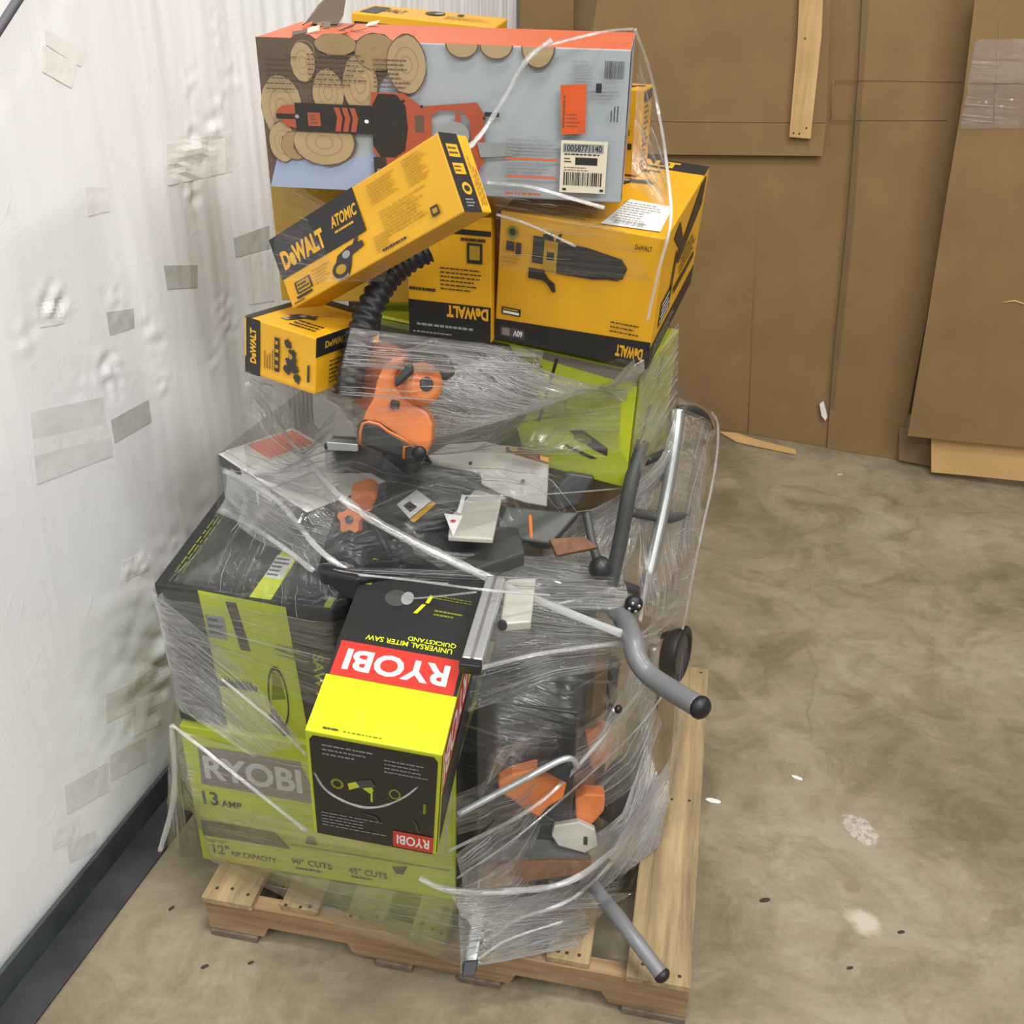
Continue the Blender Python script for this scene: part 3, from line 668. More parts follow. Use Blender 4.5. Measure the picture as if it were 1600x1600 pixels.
def t(p):
    p.rect(0, .29, 1, 1, 'black'); p.rect(.03, .29, .97, .48, 'red'); p.text('RYOBI', .5, .385, .80, .115, 'whitep', rot=180, bold=.03)
    p.text('UNIVERSAL MITER SAW', .54, .52, .68, .028, 'neon', rot=180, bold=.01); p.text('QUICKSTAND', .71, .555, .38, .028, 'neon', rot=180, bold=.01)
    p.lines(.12, .018, .24, .032, 1, 'ink', fill=.8); p.lines(.27, .018, .6, .028, 1, 'limedark', fill=.7)
    p.ell(.33, .77, .09, .05, 'dkgrey'); p.ell(.42, .78, .05, .04, 'grey_print'); p.poly([(.5, .70), (.53, .70), (.58, .76), (.55, .76)], 'neon'); p.poly([(.57, .77), (.6, .77), (.62, .82), (.59, .82)], 'neon')
    p.lines(.66, .70, .92, .745, 2, 'limedark'); p.lines(.62, .80, .95, .83, 2, 'limedark', fill=.35); p.rect(.04, .82, .10, .99, 'limedark')
def r(p):
    p.rect(.0, .55, .62, .95, 'red'); p.text('RYOBI', .3, .75, .5, .3, 'whitep', rot=180); p.rect(0, .02, .95, .5, 'charcoal'); p.rect(0, .0, .03, 1, 'lime')
carton('long neon yellow and black box with a red stripe, jutting out of the torn wrap', (-.373, 1.405, .606), (-8.5, 11.9, 5.8), (.242, .43, .335), {'F': 'lime', 'T': 'neon', 'L': 'black', 'R': 'lime', 'B': 'charcoal', 'K': 'charcoal'}, {'F': f, 'T': t, 'R': r})
# charcoal box on the right half of the pallet
def f(p): p.lines(.1, .5, .6, .9, 8, 'dkgrey', fill=.3)
carton('tall plain charcoal box under film in the right half of the pallet', (-.066, 1.642, .142), (-9.8, 0, 0), (.21, .45, .60), 'charcoal', {'F': f})
# brown carton hidden under the green one
carton('plain brown carton deep in the pile beneath the tall green box', (-.10, 2.19, .142), (-20, 0, 0), (.32, .27, .90), 'kraft', tape=('F', 0, .47, 1, .53, 'tape'))
carton('plain charcoal carton at the very back of the pile behind the green box', (-.44, 2.60, .142), (-8, 0, 0), (.58, .15, 1.46), 'charcoal')
# lime / dark green box
def f(p):
    p.poly([(.0, .0), (.0, .97), (.58, .99), (.70, .60), (.62, .3), (.66, .0)], 'green_tint'); p.poly([(.05, .2), (.3, .85), (.56, .9), (.6, .2)], 'charcoal')
    p.poly([(.70, .93), (1, .88), (1, .99), (.62, .99)], 'ghost'); p.poly([(.735, .96), (.745, .96), (.70, .40), (.69, .40)], 'ink')
    p.poly([(.80, .38), (.84, .42), (.93, .31), (.93, .24), (.88, .27)], 'ink'); p.poly([(.79, .26), (.90, .20), (.88, .18), (.79, .23)], 'ink'); p.ell(.845, .34, .03, .04, 'limedark')
    p.text('RYOBI', .33, .4, .3, .16, 'dkgrey', rot=180); p.rect(.02, .92, .3, .97, 'limedark'); p.poly([(.60, .9), (.68, .95), (.72, .7), (.66, .62)], 'limedark')
def r(p):
    p.poly([(.18, .22), (.24, .22), (.45, .55), (.38, .58)], 'ghost'); p.poly([(.0, .98), (.35, .98), (.12, .86), (.1, .93), (.0, .84)], 'ghost'); p.poly([(.5, .7), (.56, .7), (.62, .9), (.56, .92)], 'ghost')
    p.rect(.0, 0, .04, 1, 'limedark')
carton('lime green box with dark artwork under tight film, supporting the yellow boxes', (-.399, 2.311, 1.07), (-24.6, 0, 2), (.717, .286, .281), 'lime', {'F': f, 'R': r}, dent=.001)
# yellow tool boxes
def f(p):
    p.poly([(0, 0), (1, 0), (1, .215), (0, .165)], 'black')
    p.text('DeWALT', .875, .105, .17, .095, 'yellow', rot=180, bold=.045); p.rect(.04, .035, .20, .115, 'dkgrey'); p.text('60V', .155, .075, .06, .05, 'whitep', rot=180); p.rect(.05, .045, .1, .105, 'ghost')
    p.rect(.04, .215, .165, .275, 'ink'); p.rect(.05, .225, .155, .245, 'whitep'); p.lines(.05, .25, .155, .27, 1, 'yellow', fill=.5)
    p.rect(.215, .66, .29, .86, 'ink'); p.poly([(.27, .88), (.33, .9), (.345, .83), (.37, .9), (.39, .91), (.38, .84), (.30, .80)], 'ink')
    p.rect(.285, .62, .37, .84, 'dim_yellow'); p.rect(.305, .70, .35, .76, 'ink'); p.poly([(.37, .61), (.37, .85), (.55, .84), (.76, .80), (.80, .74), (.78, .655), (.6, .615)], 'ink')
    for k in range(7): p.rect(.56, .635 + k * .025, .76, .642 + k * .025, 'charcoal')
    p.rect(.20, .54, .30, .62, 'ink'); p.poly([(.29, .62), (.33, .56), (.37, .53), (.38, .47), (.36, .46), (.32, .52), (.27, .55)], 'ink')
    p.ell(.085, .86, .035, .05, 'limedark'); p.ell(.085, .86, .02, .03, 'ink'); p.rect(.05, .72, .1, .79, 'ink'); p.rect(.11, .70, .145, .79, 'ink'); p.lines(.03, .62, .15, .68, 2, 'dim_yellow', fill=.35)
    p.lines(.74, .235, .95, .34, 3, 'ink', fill=.3); p.text('DeWALT', .88, .91, .10, .035, 'ink', rot=0)
def r(p):
    p.rect(0, 0, 1, .17, 'black'); p.lines(.08, .03, .6, .14, 3, 'ghost', fill=.5); p.rect(.12, .24, .35, .44, 'ink')
    for k in range(4): p.rect(.14, .26 + k * .045, .33, .275 + k * .045, 'whitep')
    p.poly([(.36, .62), (.42, .55), (.9, .75), (.92, .97), (.8, .97)], 'ink'); p.poly([(.2, .88), (.42, .66), (.48, .7), (.3, .95)], 'ink'); p.poly([(.30, .35), (.34, .35), (.36, .72), (.32, .7)], 'ink'); p.rect(.42, .3, .9, .36, 'ink'); p.lines(.5, .4, .9, .6, 4, 'ink')
def t(p):
    p.poly([(.0, .86), (1, .86), (1, 1), (0, 1)], 'black'); p.text('DeWALT', .5, .93, .62, .09, 'yellow', rot=0, bold=.05); p.rect(.0, .80, .72, .815, 'ink'); p.lines(.45, .77, .7, .795, 1, 'ink', fill=.8)
    tool_icon(p, .55, .60, .36, .14); p.poly([(.12, .04), (.5, .04), (.5, .06), (.12, .06)], 'dim_yellow'); p.lines(.1, .08, .5, .12, 2, 'dim_yellow', fill=.3)
    return [('shipping_label', 'white printed shipping label', lambda q: (q.poly([(.60, .03), (.95, .05), (.93, .36), (.66, .37)], 'whitep'), q.lines(.64, .08, .9, .34, 9, 'grey_print', fill=.4), q.bars(.66, .06, .84, .11, 'grey_print')))]
carton('large yellow tool box with a black blower picture, at the right of the pile', (-.044, 2.074, 1.37), (-18.2, 5.0, 4.1), (.333, .482, .278), {'F': 'yellow', 'B': 'black'}, {'F': f, 'R': r, 'T': t})
def f(p):
    p.rect(-.0, 0, 1, .30, 'black'); p.text('DeWALT', .72, .235, .5, .10, 'yellow', rot=180, bold=.045); p.lines(.1, .08, .8, .12, 1, 'grey_print', fill=.5); p.lines(.05, .02, .6, .05, 1, 'grey_print', fill=.4)
    p.rect(0, .86, 1, .9, 'black'); p.rect(.72, .64, .9, .8, 'ink'); p.rect(.75, .67, .87, .78, 'dim_yellow'); p.lines(.4, .4, .9, .6, 6, 'ink', fill=.3); p.lines(.65, .81, .95, .84, 1, 'ink', fill=.8); p.lines(.02, .38, .4, .41, 1, 'ink', fill=.8)
carton('upside-down yellow box with black lower band, between the slanted box and the blower box', (-.227, 2.1, 1.366), (-15.9, 0, 0), (.183, .27, .262), {'F': 'yellow', 'B': 'black'}, {'F': f})
# slanted long box
def f(p):
    p.poly([(0, .42), (.53, .42), (.53, 1), (0, 1)], 'black'); p.text('DeWALT', .17, .64, .27, .26, 'yellow', bold=.05); p.text('ATOMIC', .44, .74, .15, .15, 'yellow', bold=.03, shear=.2); p.lines(.37, .58, .5, .63, 1, 'yellow', fill=.6)
    p.rect(.06, .14, .16, .30, 'ink'); p.rect(.07, .155, .15, .285, 'dim_yellow'); p.lines(.075, .17, .145, .27, 2, 'ink', fill=.5); p.rect(.05, .08, .15, .115, 'ink'); p.lines(.18, .12, .30, .34, 5, 'dim_yellow', fill=.35)
    tool_icon(p, .40, .22, .19, .40); p.ell(.34, .14, .05, .11, 'ink'); p.ell(.34, .14, .03, .06, 'dim_yellow'); p.lines(.55, .08, .65, .3, 6, 'dim_yellow', fill=.4)
    p.lines(.6, .66, .76, .92, 7, 'dim_yellow', fill=.4); p.lines(.8, .6, .93, .95, 10, 'dim_yellow', fill=.4); p.lines(.62, .2, .92, .55, 8, 'dim_yellow', fill=.35); p.lines(.58, .06, .72, .1, 1, 'ink', fill=.8); p.rect(.86, .13, .9, .25, 'ink'); p.rect(.868, .16, .892, .22, 'dim_yellow'); p.lines(.03, .03, .12, .055, 1, 'ink', fill=.8)
def r(p):
    p.rect(.0, 0, .62, 1, 'black'); p.rect(.12, .70, .5, .86, 'yellow'); p.lines(.15, .72, .47, .84, 2, 'ink'); p.rect(.12, .48, .5, .62, 'yellow'); p.lines(.15, .5, .45, .6, 2, 'ink'); p.ell(.34, .3, .16, .08, 'yellow'); p.ell(.34, .3, .1, .04, 'ink'); p.lines(.15, .06, .5, .18, 3, 'grey_print')
    p.lines(.7, .1, .92, .9, 3, 'dim_yellow', vert=True, fill=.4)
carton('long yellow and black box lying slanted across the front of the chainsaw box', (-.418, 1.85, 1.503), (-35, -11.4, -31.9), (.441, .078, .135), 'yellow', {'F': f, 'R': r})
# small box at the left
def f(p):
    p.rect(0, 0, .22, 1, 'black'); p.text('DeWALT', .12, .52, .62, .09, 'yellow', rot=90, bold=.05); p.rect(0, .3, .02, .98, 'yellow')
    p.lines(.27, .2, .42, .6, 4, 'ink', vert=True, fill=.3); p.rect(.43, .2, .5, .8, 'ink'); p.lines(.44, .22, .49, .78, 4, 'yellow', fill=.4)
    for (a, b) in ((.62, .75), (.68, .6), (.64, .45), (.72, .35), (.62, .3), (.76, .2), (.7, .5)): p.ell(a, b, .05, .08, 'ink', .3)
    p.ell(.66, .55, .03, .05, 'dim_yellow'); p.rect(.9, .2, .93, .5, 'ink')
def r(p): p.rect(0, .66, 1, 1, 'black'); p.text('DeWALT', .3, .83, .34, .12, 'dim_yellow', bold=.05); p.lines(.2, .1, .8, .55, 6, 'ink', fill=.3)
def t(p): p.rect(0, .86, 1, 1, 'black'); p.rect(0, 0, .1, 1, 'black'); tool_icon(p, .45, .35, .3, .3); p.lines(.5, .1, .9, .3, 3, 'ink')
carton('small yellow box with a black end at the left edge of the pile', (-.518, 1.839, 1.38), (-28.7, -4.8, 3.8), (.168, .2, .111), 'yellow', {'F': f, 'R': r, 'T': t})
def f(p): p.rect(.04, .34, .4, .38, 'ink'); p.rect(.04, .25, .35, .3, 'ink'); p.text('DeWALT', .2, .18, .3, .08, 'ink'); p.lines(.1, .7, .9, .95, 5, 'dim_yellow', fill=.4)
carton('darker yellow box under the left end of the chainsaw box', (-.535, 2.264, 1.38), (0, 0, 0), (.3, .097, .30), 'dim_yellow', {'F': f})  # body in the darker of the two yellows
def f(p): p.lines(.6, .1, .9, .9, 5, 'ink'); p.rect(.0, .3, .1, .9, 'ink')
def r(p): p.lines(.2, .05, .8, .95, 14, 'ink', fill=.4); p.rect(.1, .86, .9, .97, 'ink')
def t(p): tool_icon(p, .8, .5, .3, .5)
carton('upright yellow box just behind the right end of the chainsaw box', (.118, 2.34, 1.665), (-19.5, .5, 0), (.15, .086, .174), 'yellow', {'F': f, 'R': r, 'T': t})
def f(p): p.rect(.02, .62, .3, .95, 'ink'); p.text('DeWALT', .16, .8, .24, .14, 'yellow', bold=.04)
def t(p): p.rect(.04, .1, .16, .8, 'ink'); p.text('DeWALT', .2, .5, .22, .3, 'ink'); p.ell(.5, .7, .07, .2, 'ink'); p.ell(.53, .7, .03, .1, 'grey_print'); p.lines(.6, .3, .95, .6, 4, 'dim_yellow'); p.rect(.66, .65, .7, .85, 'ink')
carton('yellow box at the very top of the pile, behind the orange lid', (-.40, 2.53, 1.615), (-6.4, .5, 4), (.325, .21, .345), 'yellow', {'F': f, 'T': t})
# orange and grey chainsaw box
def f(p):
    p.poly([(0, 0), (0, 1), (.42, 1), (.30, .62), (.10, .35), (.02, 0)], 'bark')
    p.poly([(0, 0), (.03, .22), (.14, .42), (.20, .2), (.60, .45), (.62, 0)], 'sky_print')
    for (a, b, ra, rb, m_) in ((.055, .55, .06, .22, 'wood_print'), (.13, .93, .05, .1, 'bark'), (.125, .85, .035, .13, 'wood_print'), (.19, .66, .045, .16, 'wood_print'), (.28, .72, .05, .2, 'wood_print'), (.22, .97, .06, .07, 'log_ring'), (.33, .93, .06, .12, 'log_ring'),
                               (.05, .32, .04, .14, 'wood_print'), (.085, .3, .04, .1, 'log_ring'), (.17, .33, .09, .16, 'wood_print'), (.41, .86, .055, .19, 'wood_print')):
        p.ell(a, b, ra, rb, 'bark', .05); p.ell(a, b, ra * .96, rb * .96, m_, .03); p.ring(a, b, ra * .6, rb * .6, .08, 'log_ring'); p.ring(a, b, ra * .3, rb * .3, .12, 'log_ring')
    for a in (.56, .65, .76):
        rb = .09 if a < .7 else .14
        p.poly([(a + .045 * math.cos(math.radians(q)), 1 + rb * math.sin(math.radians(q))) for q in range(180, 361, 15)], 'bark'); p.k += 1; p.poly([(a + .041 * math.cos(math.radians(q)), 1 + rb * .9 * math.sin(math.radians(q))) for q in range(180, 361, 15)], 'wood_print')
    for (a, b, c, d) in ((.02, .66, .12, .9), (.14, .7, .3, .92), (.32, .7, .42, .9)): p.lines(a, b, c, d, 7, 'bark', fill=.3)
    # saw
    p.poly([(.04, .53), (.06, .57), (.1, .58), (.10, .42), (.07, .43), (.05, .48)], 'dullorange'); p.rect(.04, .48, .1, .515, 'ink')
    p.rect(.095, .40, .33, .59, 'ink'); p.rect(.13, .44, .165, .53, 'dullorange'); p.lines(.135, .45, .16, .52, 3, 'bark')
    for k in range(3): p.poly([(.205 + k * .022, .57), (.22 + k * .022, .57), (.228 + k * .022, .5), (.22 + k * .022, .41), (.205 + k * .022, .41), (.213 + k * .022, .5)], 'dullorange')
    p.ell(.295, .485, .006, .013, 'whitep'); p.ell(.1, .5, .006, .014, 'grey_print')
    p.poly([(.31, .68), (.40, .68), (.45, .6), (.60, .64), (.62, .56), (.62, .25), (.60, .16), (.57, .24), (.585, .3), (.58, .52), (.56, .58), (.50, .58), (.475, .54), (.475, .33), (.5, .27), (.4, .22), (.36, .1), (.34, .12), (.335, .23), (.31, .28)], 'dullorange')
    p.poly([(.33, .67), (.38, .67), (.405, .6), (.41, .45), (.4, .3), (.37, .25), (.33, .25), (.31, .33), (.31, .58)], 'ink'); p.ell(.37, .47, .006, .012, 'charcoal')
    p.rect(.43, .43, .455, .54, 'bark'); p.rect(.62, .55, .66, .58, 'charcoal'); p.rect(.54, .5, .555, .57, 'dullorange'); p.poly([(.50, .32), (.53, .3), (.525, .26), (.50, .28)], 'ink'); p.rect(.31, .04, .345, .25, 'charcoal'); p.rect(.318, .07, .335, .17, 'ghost')
    for (a, b) in ((.45, .60), (.62, .54), (.40, .63), (.56, .2)): p.ell(a, b, .004, .009, 'ink')
    p.poly([(.60, .38), (.72, .38), (.7, .3), (.61, .28)], 'grey_print'); p.ell(.54, .42, .04, .09, 'grey_print')
    # print block on the right
    p.lines(.85, .70, .915, .93, 12, 'grey_print', fill=.45); p.bars(.935, .82, .985, .93, 'ink'); p.lines(.91, .69, .985, .78, 4, 'grey_print', fill=.5); p.rect(.915, .73, .93, .79, 'ink'); p.lines(.955, .55, .98, .66, 3, 'ink', vert=True, fill=.4)
    p.rect(.68, .275, .82, .29, 'orange'); p.rect(.68, .155, .82, .17, 'orange'); p.lines(.68, .31, .83, .42, 5, 'grey_print', fill=.5); p.lines(.68, .19, .82, .26, 3, 'grey_print', fill=.5); p.lines(.68, .03, .80, .06, 1, 'orange', fill=.5); p.lines(.68, .1, .82, .13, 1, 'grey_print')
    return [('price_sticker', 'orange sticker with handwriting', lambda q: (q.poly([(.822, .77), (.89, .785), (.893, .47), (.83, .455)], 'ora_label'), q.lines(.84, .5, .88, .6, 4, 'bark', fill=.3), q.lines(.83, .5, .838, .75, 1, 'bark', vert=True, fill=.6))),
            ('barcode_label', 'cream barcode label', lambda q: (q.rect(.83, .07, .955, .42, 'cream'), q.rect(.835, .34, .945, .40, 'grey_print'), q.text('10058771140', .89, .37, .1, .045, 'ink'), q.rect(.87, .26, .93, .31, 'ink'), q.lines(.84, .27, .865, .31, 2, 'ink'), q.lines(.84, .32, .94, .34, 1, 'ink'), q.bars(.84, .12, .945, .21, 'ink'), q.lines(.84, .215, .94, .25, 2, 'bark', fill=.3), q.rect(.838, .085, .848, .10, 'ink'), q.rect(.94, .085, .95, .1, 'ink')))]
def r(p): p.rect(.05, .5, .95, .97, 'sky_print'); p.lines(.1, .1, .9, .45, 6, 'orange'); p.rect(.0, 0, .12, 1, 'wood_print')
cb = carton('long grey box printed with an orange chainsaw, its orange lid torn at the left', (-.483, 2.05, 1.683), (-6.8, 1, .2), (.683, .27, .267), {'F': 'greyblue', 'T': 'orange', 'L': 'kraft', 'R': 'greyblue', 'K': 'greyblue', 'B': 'kraft'}, {'F': f, 'R': r})
mw = cb.matrix_world
def loc(*p): return mw @ Vector(p)
mb = MB(); mb.prism([loc(.03, .2, .268), (loc(.045, .26, .30)), loc(.075, .275, .325), loc(.10, .27, .318), loc(.105, .22, .285), loc(.10, .19, .27)], mw.to_3x3() @ Vector((.002, -.004, .003)), 'bark')
o = mb.build('torn_flap', parent=cb); tag(o, 'torn dark flap standing up at the corner')
mb = MB()
for k in range(16):
    x = random.uniform(.01, .15); y = random.uniform(.03, .22); p = loc(x, y, .266); u1 = mw.to_3x3() @ Vector((random.uniform(.01, .03), random.uniform(-.01, .01), random.uniform(0, .01))); v1 = mw.to_3x3() @ Vector((random.uniform(-.005, .01), random.uniform(.006, .02), random.uniform(.0, .012)))
    mb.prism([p, p + u1, p + u1 + v1 * .8, p + v1], (0, 0, .0015), random.choice(['kraft', 'orange', 'cream', 'bark']))
o = mb.build('torn_paper', parent=cb); tag(o, 'ragged torn paper', kind='stuff')
# grey box with an orange label, lying askew on the black and lime box
def t(p):
    p.rect(.0, .1, .6, .98, 'paleboard'); p.rect(.02, .35, .28, .95, 'orange'); p.lines(.3, .3, .55, .9, 6, 'grey_print', fill=.3)
    return [('shipping_label', 'crumpled white label', lambda q: q.poly([(.30, -.0), (.62, .0), (.60, .9), (.34, .85)], 'whitep'))]
def f(p):
    p.rect(.02, .05, .3, .8, 'grey_print'); p.lines(.4, .1, .9, .5, 5, 'ghost', fill=.4); p.poly([(.30, .75), (.62, .75), (.62, 1), (.28, 1)], 'whitep'); p.rect(.44, .5, .47, .75, 'whitep')
carton('flat grey box with an orange lid label, lying askew left of the orange saw', (-.658, 2.035, .972), (-46, 0, 0), (.352, .2, .13), {'F': 'dkgrey', 'T': 'paleboard', 'R': 'dkgrey', 'L': 'dkgrey', 'K': 'dkgrey', 'B': 'dkgrey'}, {'T': t, 'F': f})

# ------------------------------------------------------------------ machinery
def P(px, th, m, off=Vector((0, 1, 0))): pass
def hslab(mb, px, z, th, m):
    mb.prism([atz(u, v, z) for u, v in px], (0, 0, -th), m)
def vslab(mb, px, Y, th, m, tilt=0):
    """Plate standing up (leaning back by tilt) at distance Y."""
    n = Vector((0, -math.cos(tilt), math.sin(tilt))); c = px[0]
    cu = sum(p[0] for p in px) / len(px); cv = sum(p[1] for p in px) / len(px)
    pp = at(cu, cv, Y); mb.prism([onplane(u, v, pp, n) for u, v in px], -n * th, m)
def R2(s_, Y): return s_ * Y / 1600 * 1.12      # pixels at distance Y to metres, about

# upper mitre saw
r = root('miter_saw', atz(660, 800, .96), 'grey and black miter saw under film with a round table and pale metal plates', 'saw')
mb = MB(); hslab(mb, [(500, 868), (560, 812), (700, 770), (800, 792), (820, 862), (740, 890), (560, 905)], 1.0, .035, 'dkgrey'); mb.build('base', parent=r, bevel=.004)
c = atz(655, 778, 1.045)
mb = MB(); mb.tube([c - Vector((0, 0, .045)), c, c + Vector((0, 0, .004))], [.118, .118, .112], 'plastic', 40); mb.tube([c + Vector((0, 0, .004)), c + Vector((0, 0, .009))], [.09, .088], 'dkgrey', 36); mb.build('turntable', parent=r)
mb = MB(); mb.tube([c + Vector((.12 * math.cos(a), .12 * math.sin(a), -.01)) for a in [math.radians(q) for q in range(200, 361, 8)]], .006, 'rubber', 8); mb.build('scale_ring', parent=r, smooth=True)
z = c.z + .0105
mb = MB(); hslab(mb, [(620, 788), (651, 765), (674, 782), (640, 810)], z, .001, 'whitep'); hslab(mb, [(640, 812), (676, 783), (681, 787), (647, 816)], z + .0006, .001, 'yellow'); hslab(mb, [(630, 790), (640, 783), (652, 792), (641, 800)], z + .0005, .0006, 'ink'); o = mb.build('rating_label', parent=r); tag(o, 'white and yellow rating label')
mb = MB(); vslab(mb, [(668, 712), (700, 694), (760, 690), (858, 716), (855, 792), (820, 786), (780, 772), (742, 752), (690, 750)], 2.02, .022, 'castalu', .5); mb.build('fence_plate', parent=r, bevel=.003)
mb = MB(); mb.ball(at(817, 752, 2.0), .005, 'ink', (0, -1, .5), .4); mb.ball(at(735, 724, 2.0), .004, 'ink', (0, -1, .5), .4); mb.build('screw_hole', parent=r)
mb = MB(); vslab(mb, [(790, 694), (858, 714), (857, 726), (790, 706)], 2.0, .004, 'rust', .5); vslab(mb, [(796, 696), (808, 699), (808, 706), (796, 703)], 1.995, .002, 'yellow', .5); vslab(mb, [(844, 711), (857, 715), (857, 722), (844, 718)], 1.995, .002, 'yellow', .5); mb.build('warning_strip', parent=r)
mb = MB(); hslab(mb, [(742, 764), (784, 776), (770, 842), (700, 838), (704, 806)], 1.06, .012, 'castalu'); mb.build('table_plate', parent=r, bevel=.003)
mb = MB(); hslab(mb, [(694, 802), (723, 806), (708, 838)], 1.0625, .001, 'whitep'); hslab(mb, [(722, 772), (728, 774), (720, 802), (714, 800)], 1.0625, .001, 'whitep'); p = atz(708, 814, 1.064); mb.ball(p, .006, 'red', (0, 0, 1), .2); mb.ball(p + Vector((0, 0, .001)), .0025, 'ink', (0, 0, 1), .3); o = mb.build('warning_label', parent=r); tag(o, 'white triangular warning label with a red mark')
mb = MB(); vslab(mb, [(505, 693), (590, 698), (628, 712), (640, 745), (600, 764), (512, 762)], 1.96, .12, 'plastic', .3); mb.build('motor_cover', parent=r, bevel=.006)
mb = MB(); vslab(mb, [(510, 690), (560, 694), (560, 706), (512, 704)], 1.93, .05, 'steel', .3); mb.build('rear_bracket', parent=r, bevel=.002)
mb = MB(); mb.tube([at(600, 720, 1.93), at(650, 735, 1.93), at(700, 745, 1.97), at(745, 752, 2.0)], .02, 'dkgrey', 14); mb.tube([at(610, 700, 1.9), at(640, 725, 1.92), at(668, 745, 1.98)], .022, 'plastic', 14); mb.build('slide_rail', parent=r, smooth=True)
mb = MB(); mb.prism([at(u, v, 1.84) for u, v in ((548, 776), (575, 768), (590, 778), (580, 802), (560, 806), (545, 792))], (.0, .05, .01), 'toolorange'); mb.build('clamp_body', parent=r, bevel=.008)
cc = at(546, 812, 1.80); mb = MB(); ax = Vector((-.3, -.8, .5)).normalized(); a1 = ax.orthogonal().normalized(); a2 = ax.cross(a1)
st = [cc + (a1 * math.cos(math.radians(q * 18)) + a2 * math.sin(math.radians(q * 18))) * (.03 if q % 4 < 2 else .022) for q in range(20)]
mb.prism(st, -ax * .02, 'toolorange'); mb.ball(cc + ax * .002, .009, 'plastic', ax, .5); o = mb.build('star_knob', parent=r, bevel=.003); tag(o, 'orange star-shaped knob')
mb = MB(); hslab(mb, [(492, 862), (560, 845), (628, 858), (626, 892), (560, 905), (500, 893)], 1.02, .055, 'rubber'); mb.build('front_foot', parent=r, bevel=.006)
mb = MB(); mb.tube([at(585, 820, 1.8), at(600, 850, 1.78), at(615, 880, 1.76)], .006, 'rubber', 10); mb.build('lever', parent=r, smooth=True)
mb = MB(); vslab(mb, [(862, 770), (890, 738), (930, 745), (905, 790), (870, 800)], 1.98, .05, 'plastic', .4); vslab(mb, [(790, 790), (850, 796), (905, 800), (860, 850), (770, 838)], 1.92, .04, 'dkgrey', .9); mb.build('rear_housing', parent=r, bevel=.005)
mb = MB(); mb.tube([at(828, 805, 1.86), at(830, 840, 1.84)], .004, 'toolorange', 8); mb.build('lock_pin', parent=r)
mb = MB(); vslab(mb, [(858, 842), (912, 838), (935, 855), (870, 868)], 1.84, .03, 'rust', .7); mb.build('rusty_bracket', parent=r, bevel=.002)

# orange cordless saw
r = root('circular_saw', at(615, 680, 1.74), 'orange cordless saw with a black battery pack, pressed under shiny film', 'saw')
Yo = 1.74
def ov(px, Y, th, m, name, bev=.006, tilt=.35, smooth=False):
    mb = MB(); vslab(mb, px, Y, th, m, tilt); return mb.build(name, parent=r, bevel=bev, smooth=smooth)
ov([(634, 556), (612, 560), (598, 572), (588, 596), (582, 624), (570, 645), (563, 664), (580, 690), (640, 716), (664, 716), (674, 690), (676, 664), (668, 644), (650, 632), (632, 614), (617, 606), (615, 588), (628, 566)], Yo, .07, 'toolorange', 'body', .012)
mc = at(664, 600, Yo); ax = Vector((.45, -.8, .35)).normalized()
mb = MB(); mb.tube([mc - ax * .075, mc - ax * .01, mc, mc + ax * .006], [.038, .040, .035, .026], 'toolorange', 30); mb.build('motor', parent=r, smooth=False, bevel=.003)
mb = MB(); mb.tube([mc + ax * .006, mc + ax * .012], [.014, .012], 'plastic', 20); mb.build('motor_cap', parent=r, bevel=.002)
ov([(618, 592), (634, 570), (644, 568), (646, 582), (624, 602), (616, 606)], Yo - .03, .03, 'plastic', 'grip', .005)
ov([(572, 664), (585, 652), (604, 650), (650, 672), (664, 690), (650, 698), (620, 684), (600, 676)], Yo - .012, .03, 'toolorange_shade', 'lower_shell', .006)
ov([(558, 664), (566, 655), (592, 660), (622, 680), (650, 696), (664, 700), (662, 724), (640, 722), (596, 708), (560, 694)], Yo - .035, .05, 'plastic', 'battery_pack', .007)
mb = MB(); mb.tube([at(u, v, Yo - .04 - .012) for u, v in ((563, 694), (563, 675), (567, 662), (576, 659), (592, 663), (606, 674), (626, 684), (646, 695), (632, 698), (631, 716))], .0028, 'toolorange', 8); o = mb.build('battery_trim', parent=r, smooth=True)
ov([(611, 624), (624, 628), (622, 640), (609, 638)], Yo - .012, .02, 'plastic', 'trigger_lock', .002)
mb = MB(); pc = at(655, 708, Yo - .04); mb.ball(pc, .014, 'rubber', (0, -1, .4), .6); mb.build('battery_latch', parent=r, smooth=True)
mb = MB(); gc = at(592, 592, Yo + .07); ga = Vector((-.2, -.9, .3)).normalized(); g1 = Vector((1, 0, 0)).cross(ga).normalized(); g2 = ga.cross(g1)
mb.prism([gc + (g1 * math.cos(math.radians(q)) + g2 * math.sin(math.radians(q))) * .068 for q in range(0, 360, 12)], -ga * .03, 'toolorange_shade'); mb.build('blade_guard', parent=r, bevel=.005)
ov([(636, 548), (700, 556), (712, 585), (690, 600), (672, 575), (640, 572)], Yo + .06, .04, 'plastic', 'rear_handle', .008)

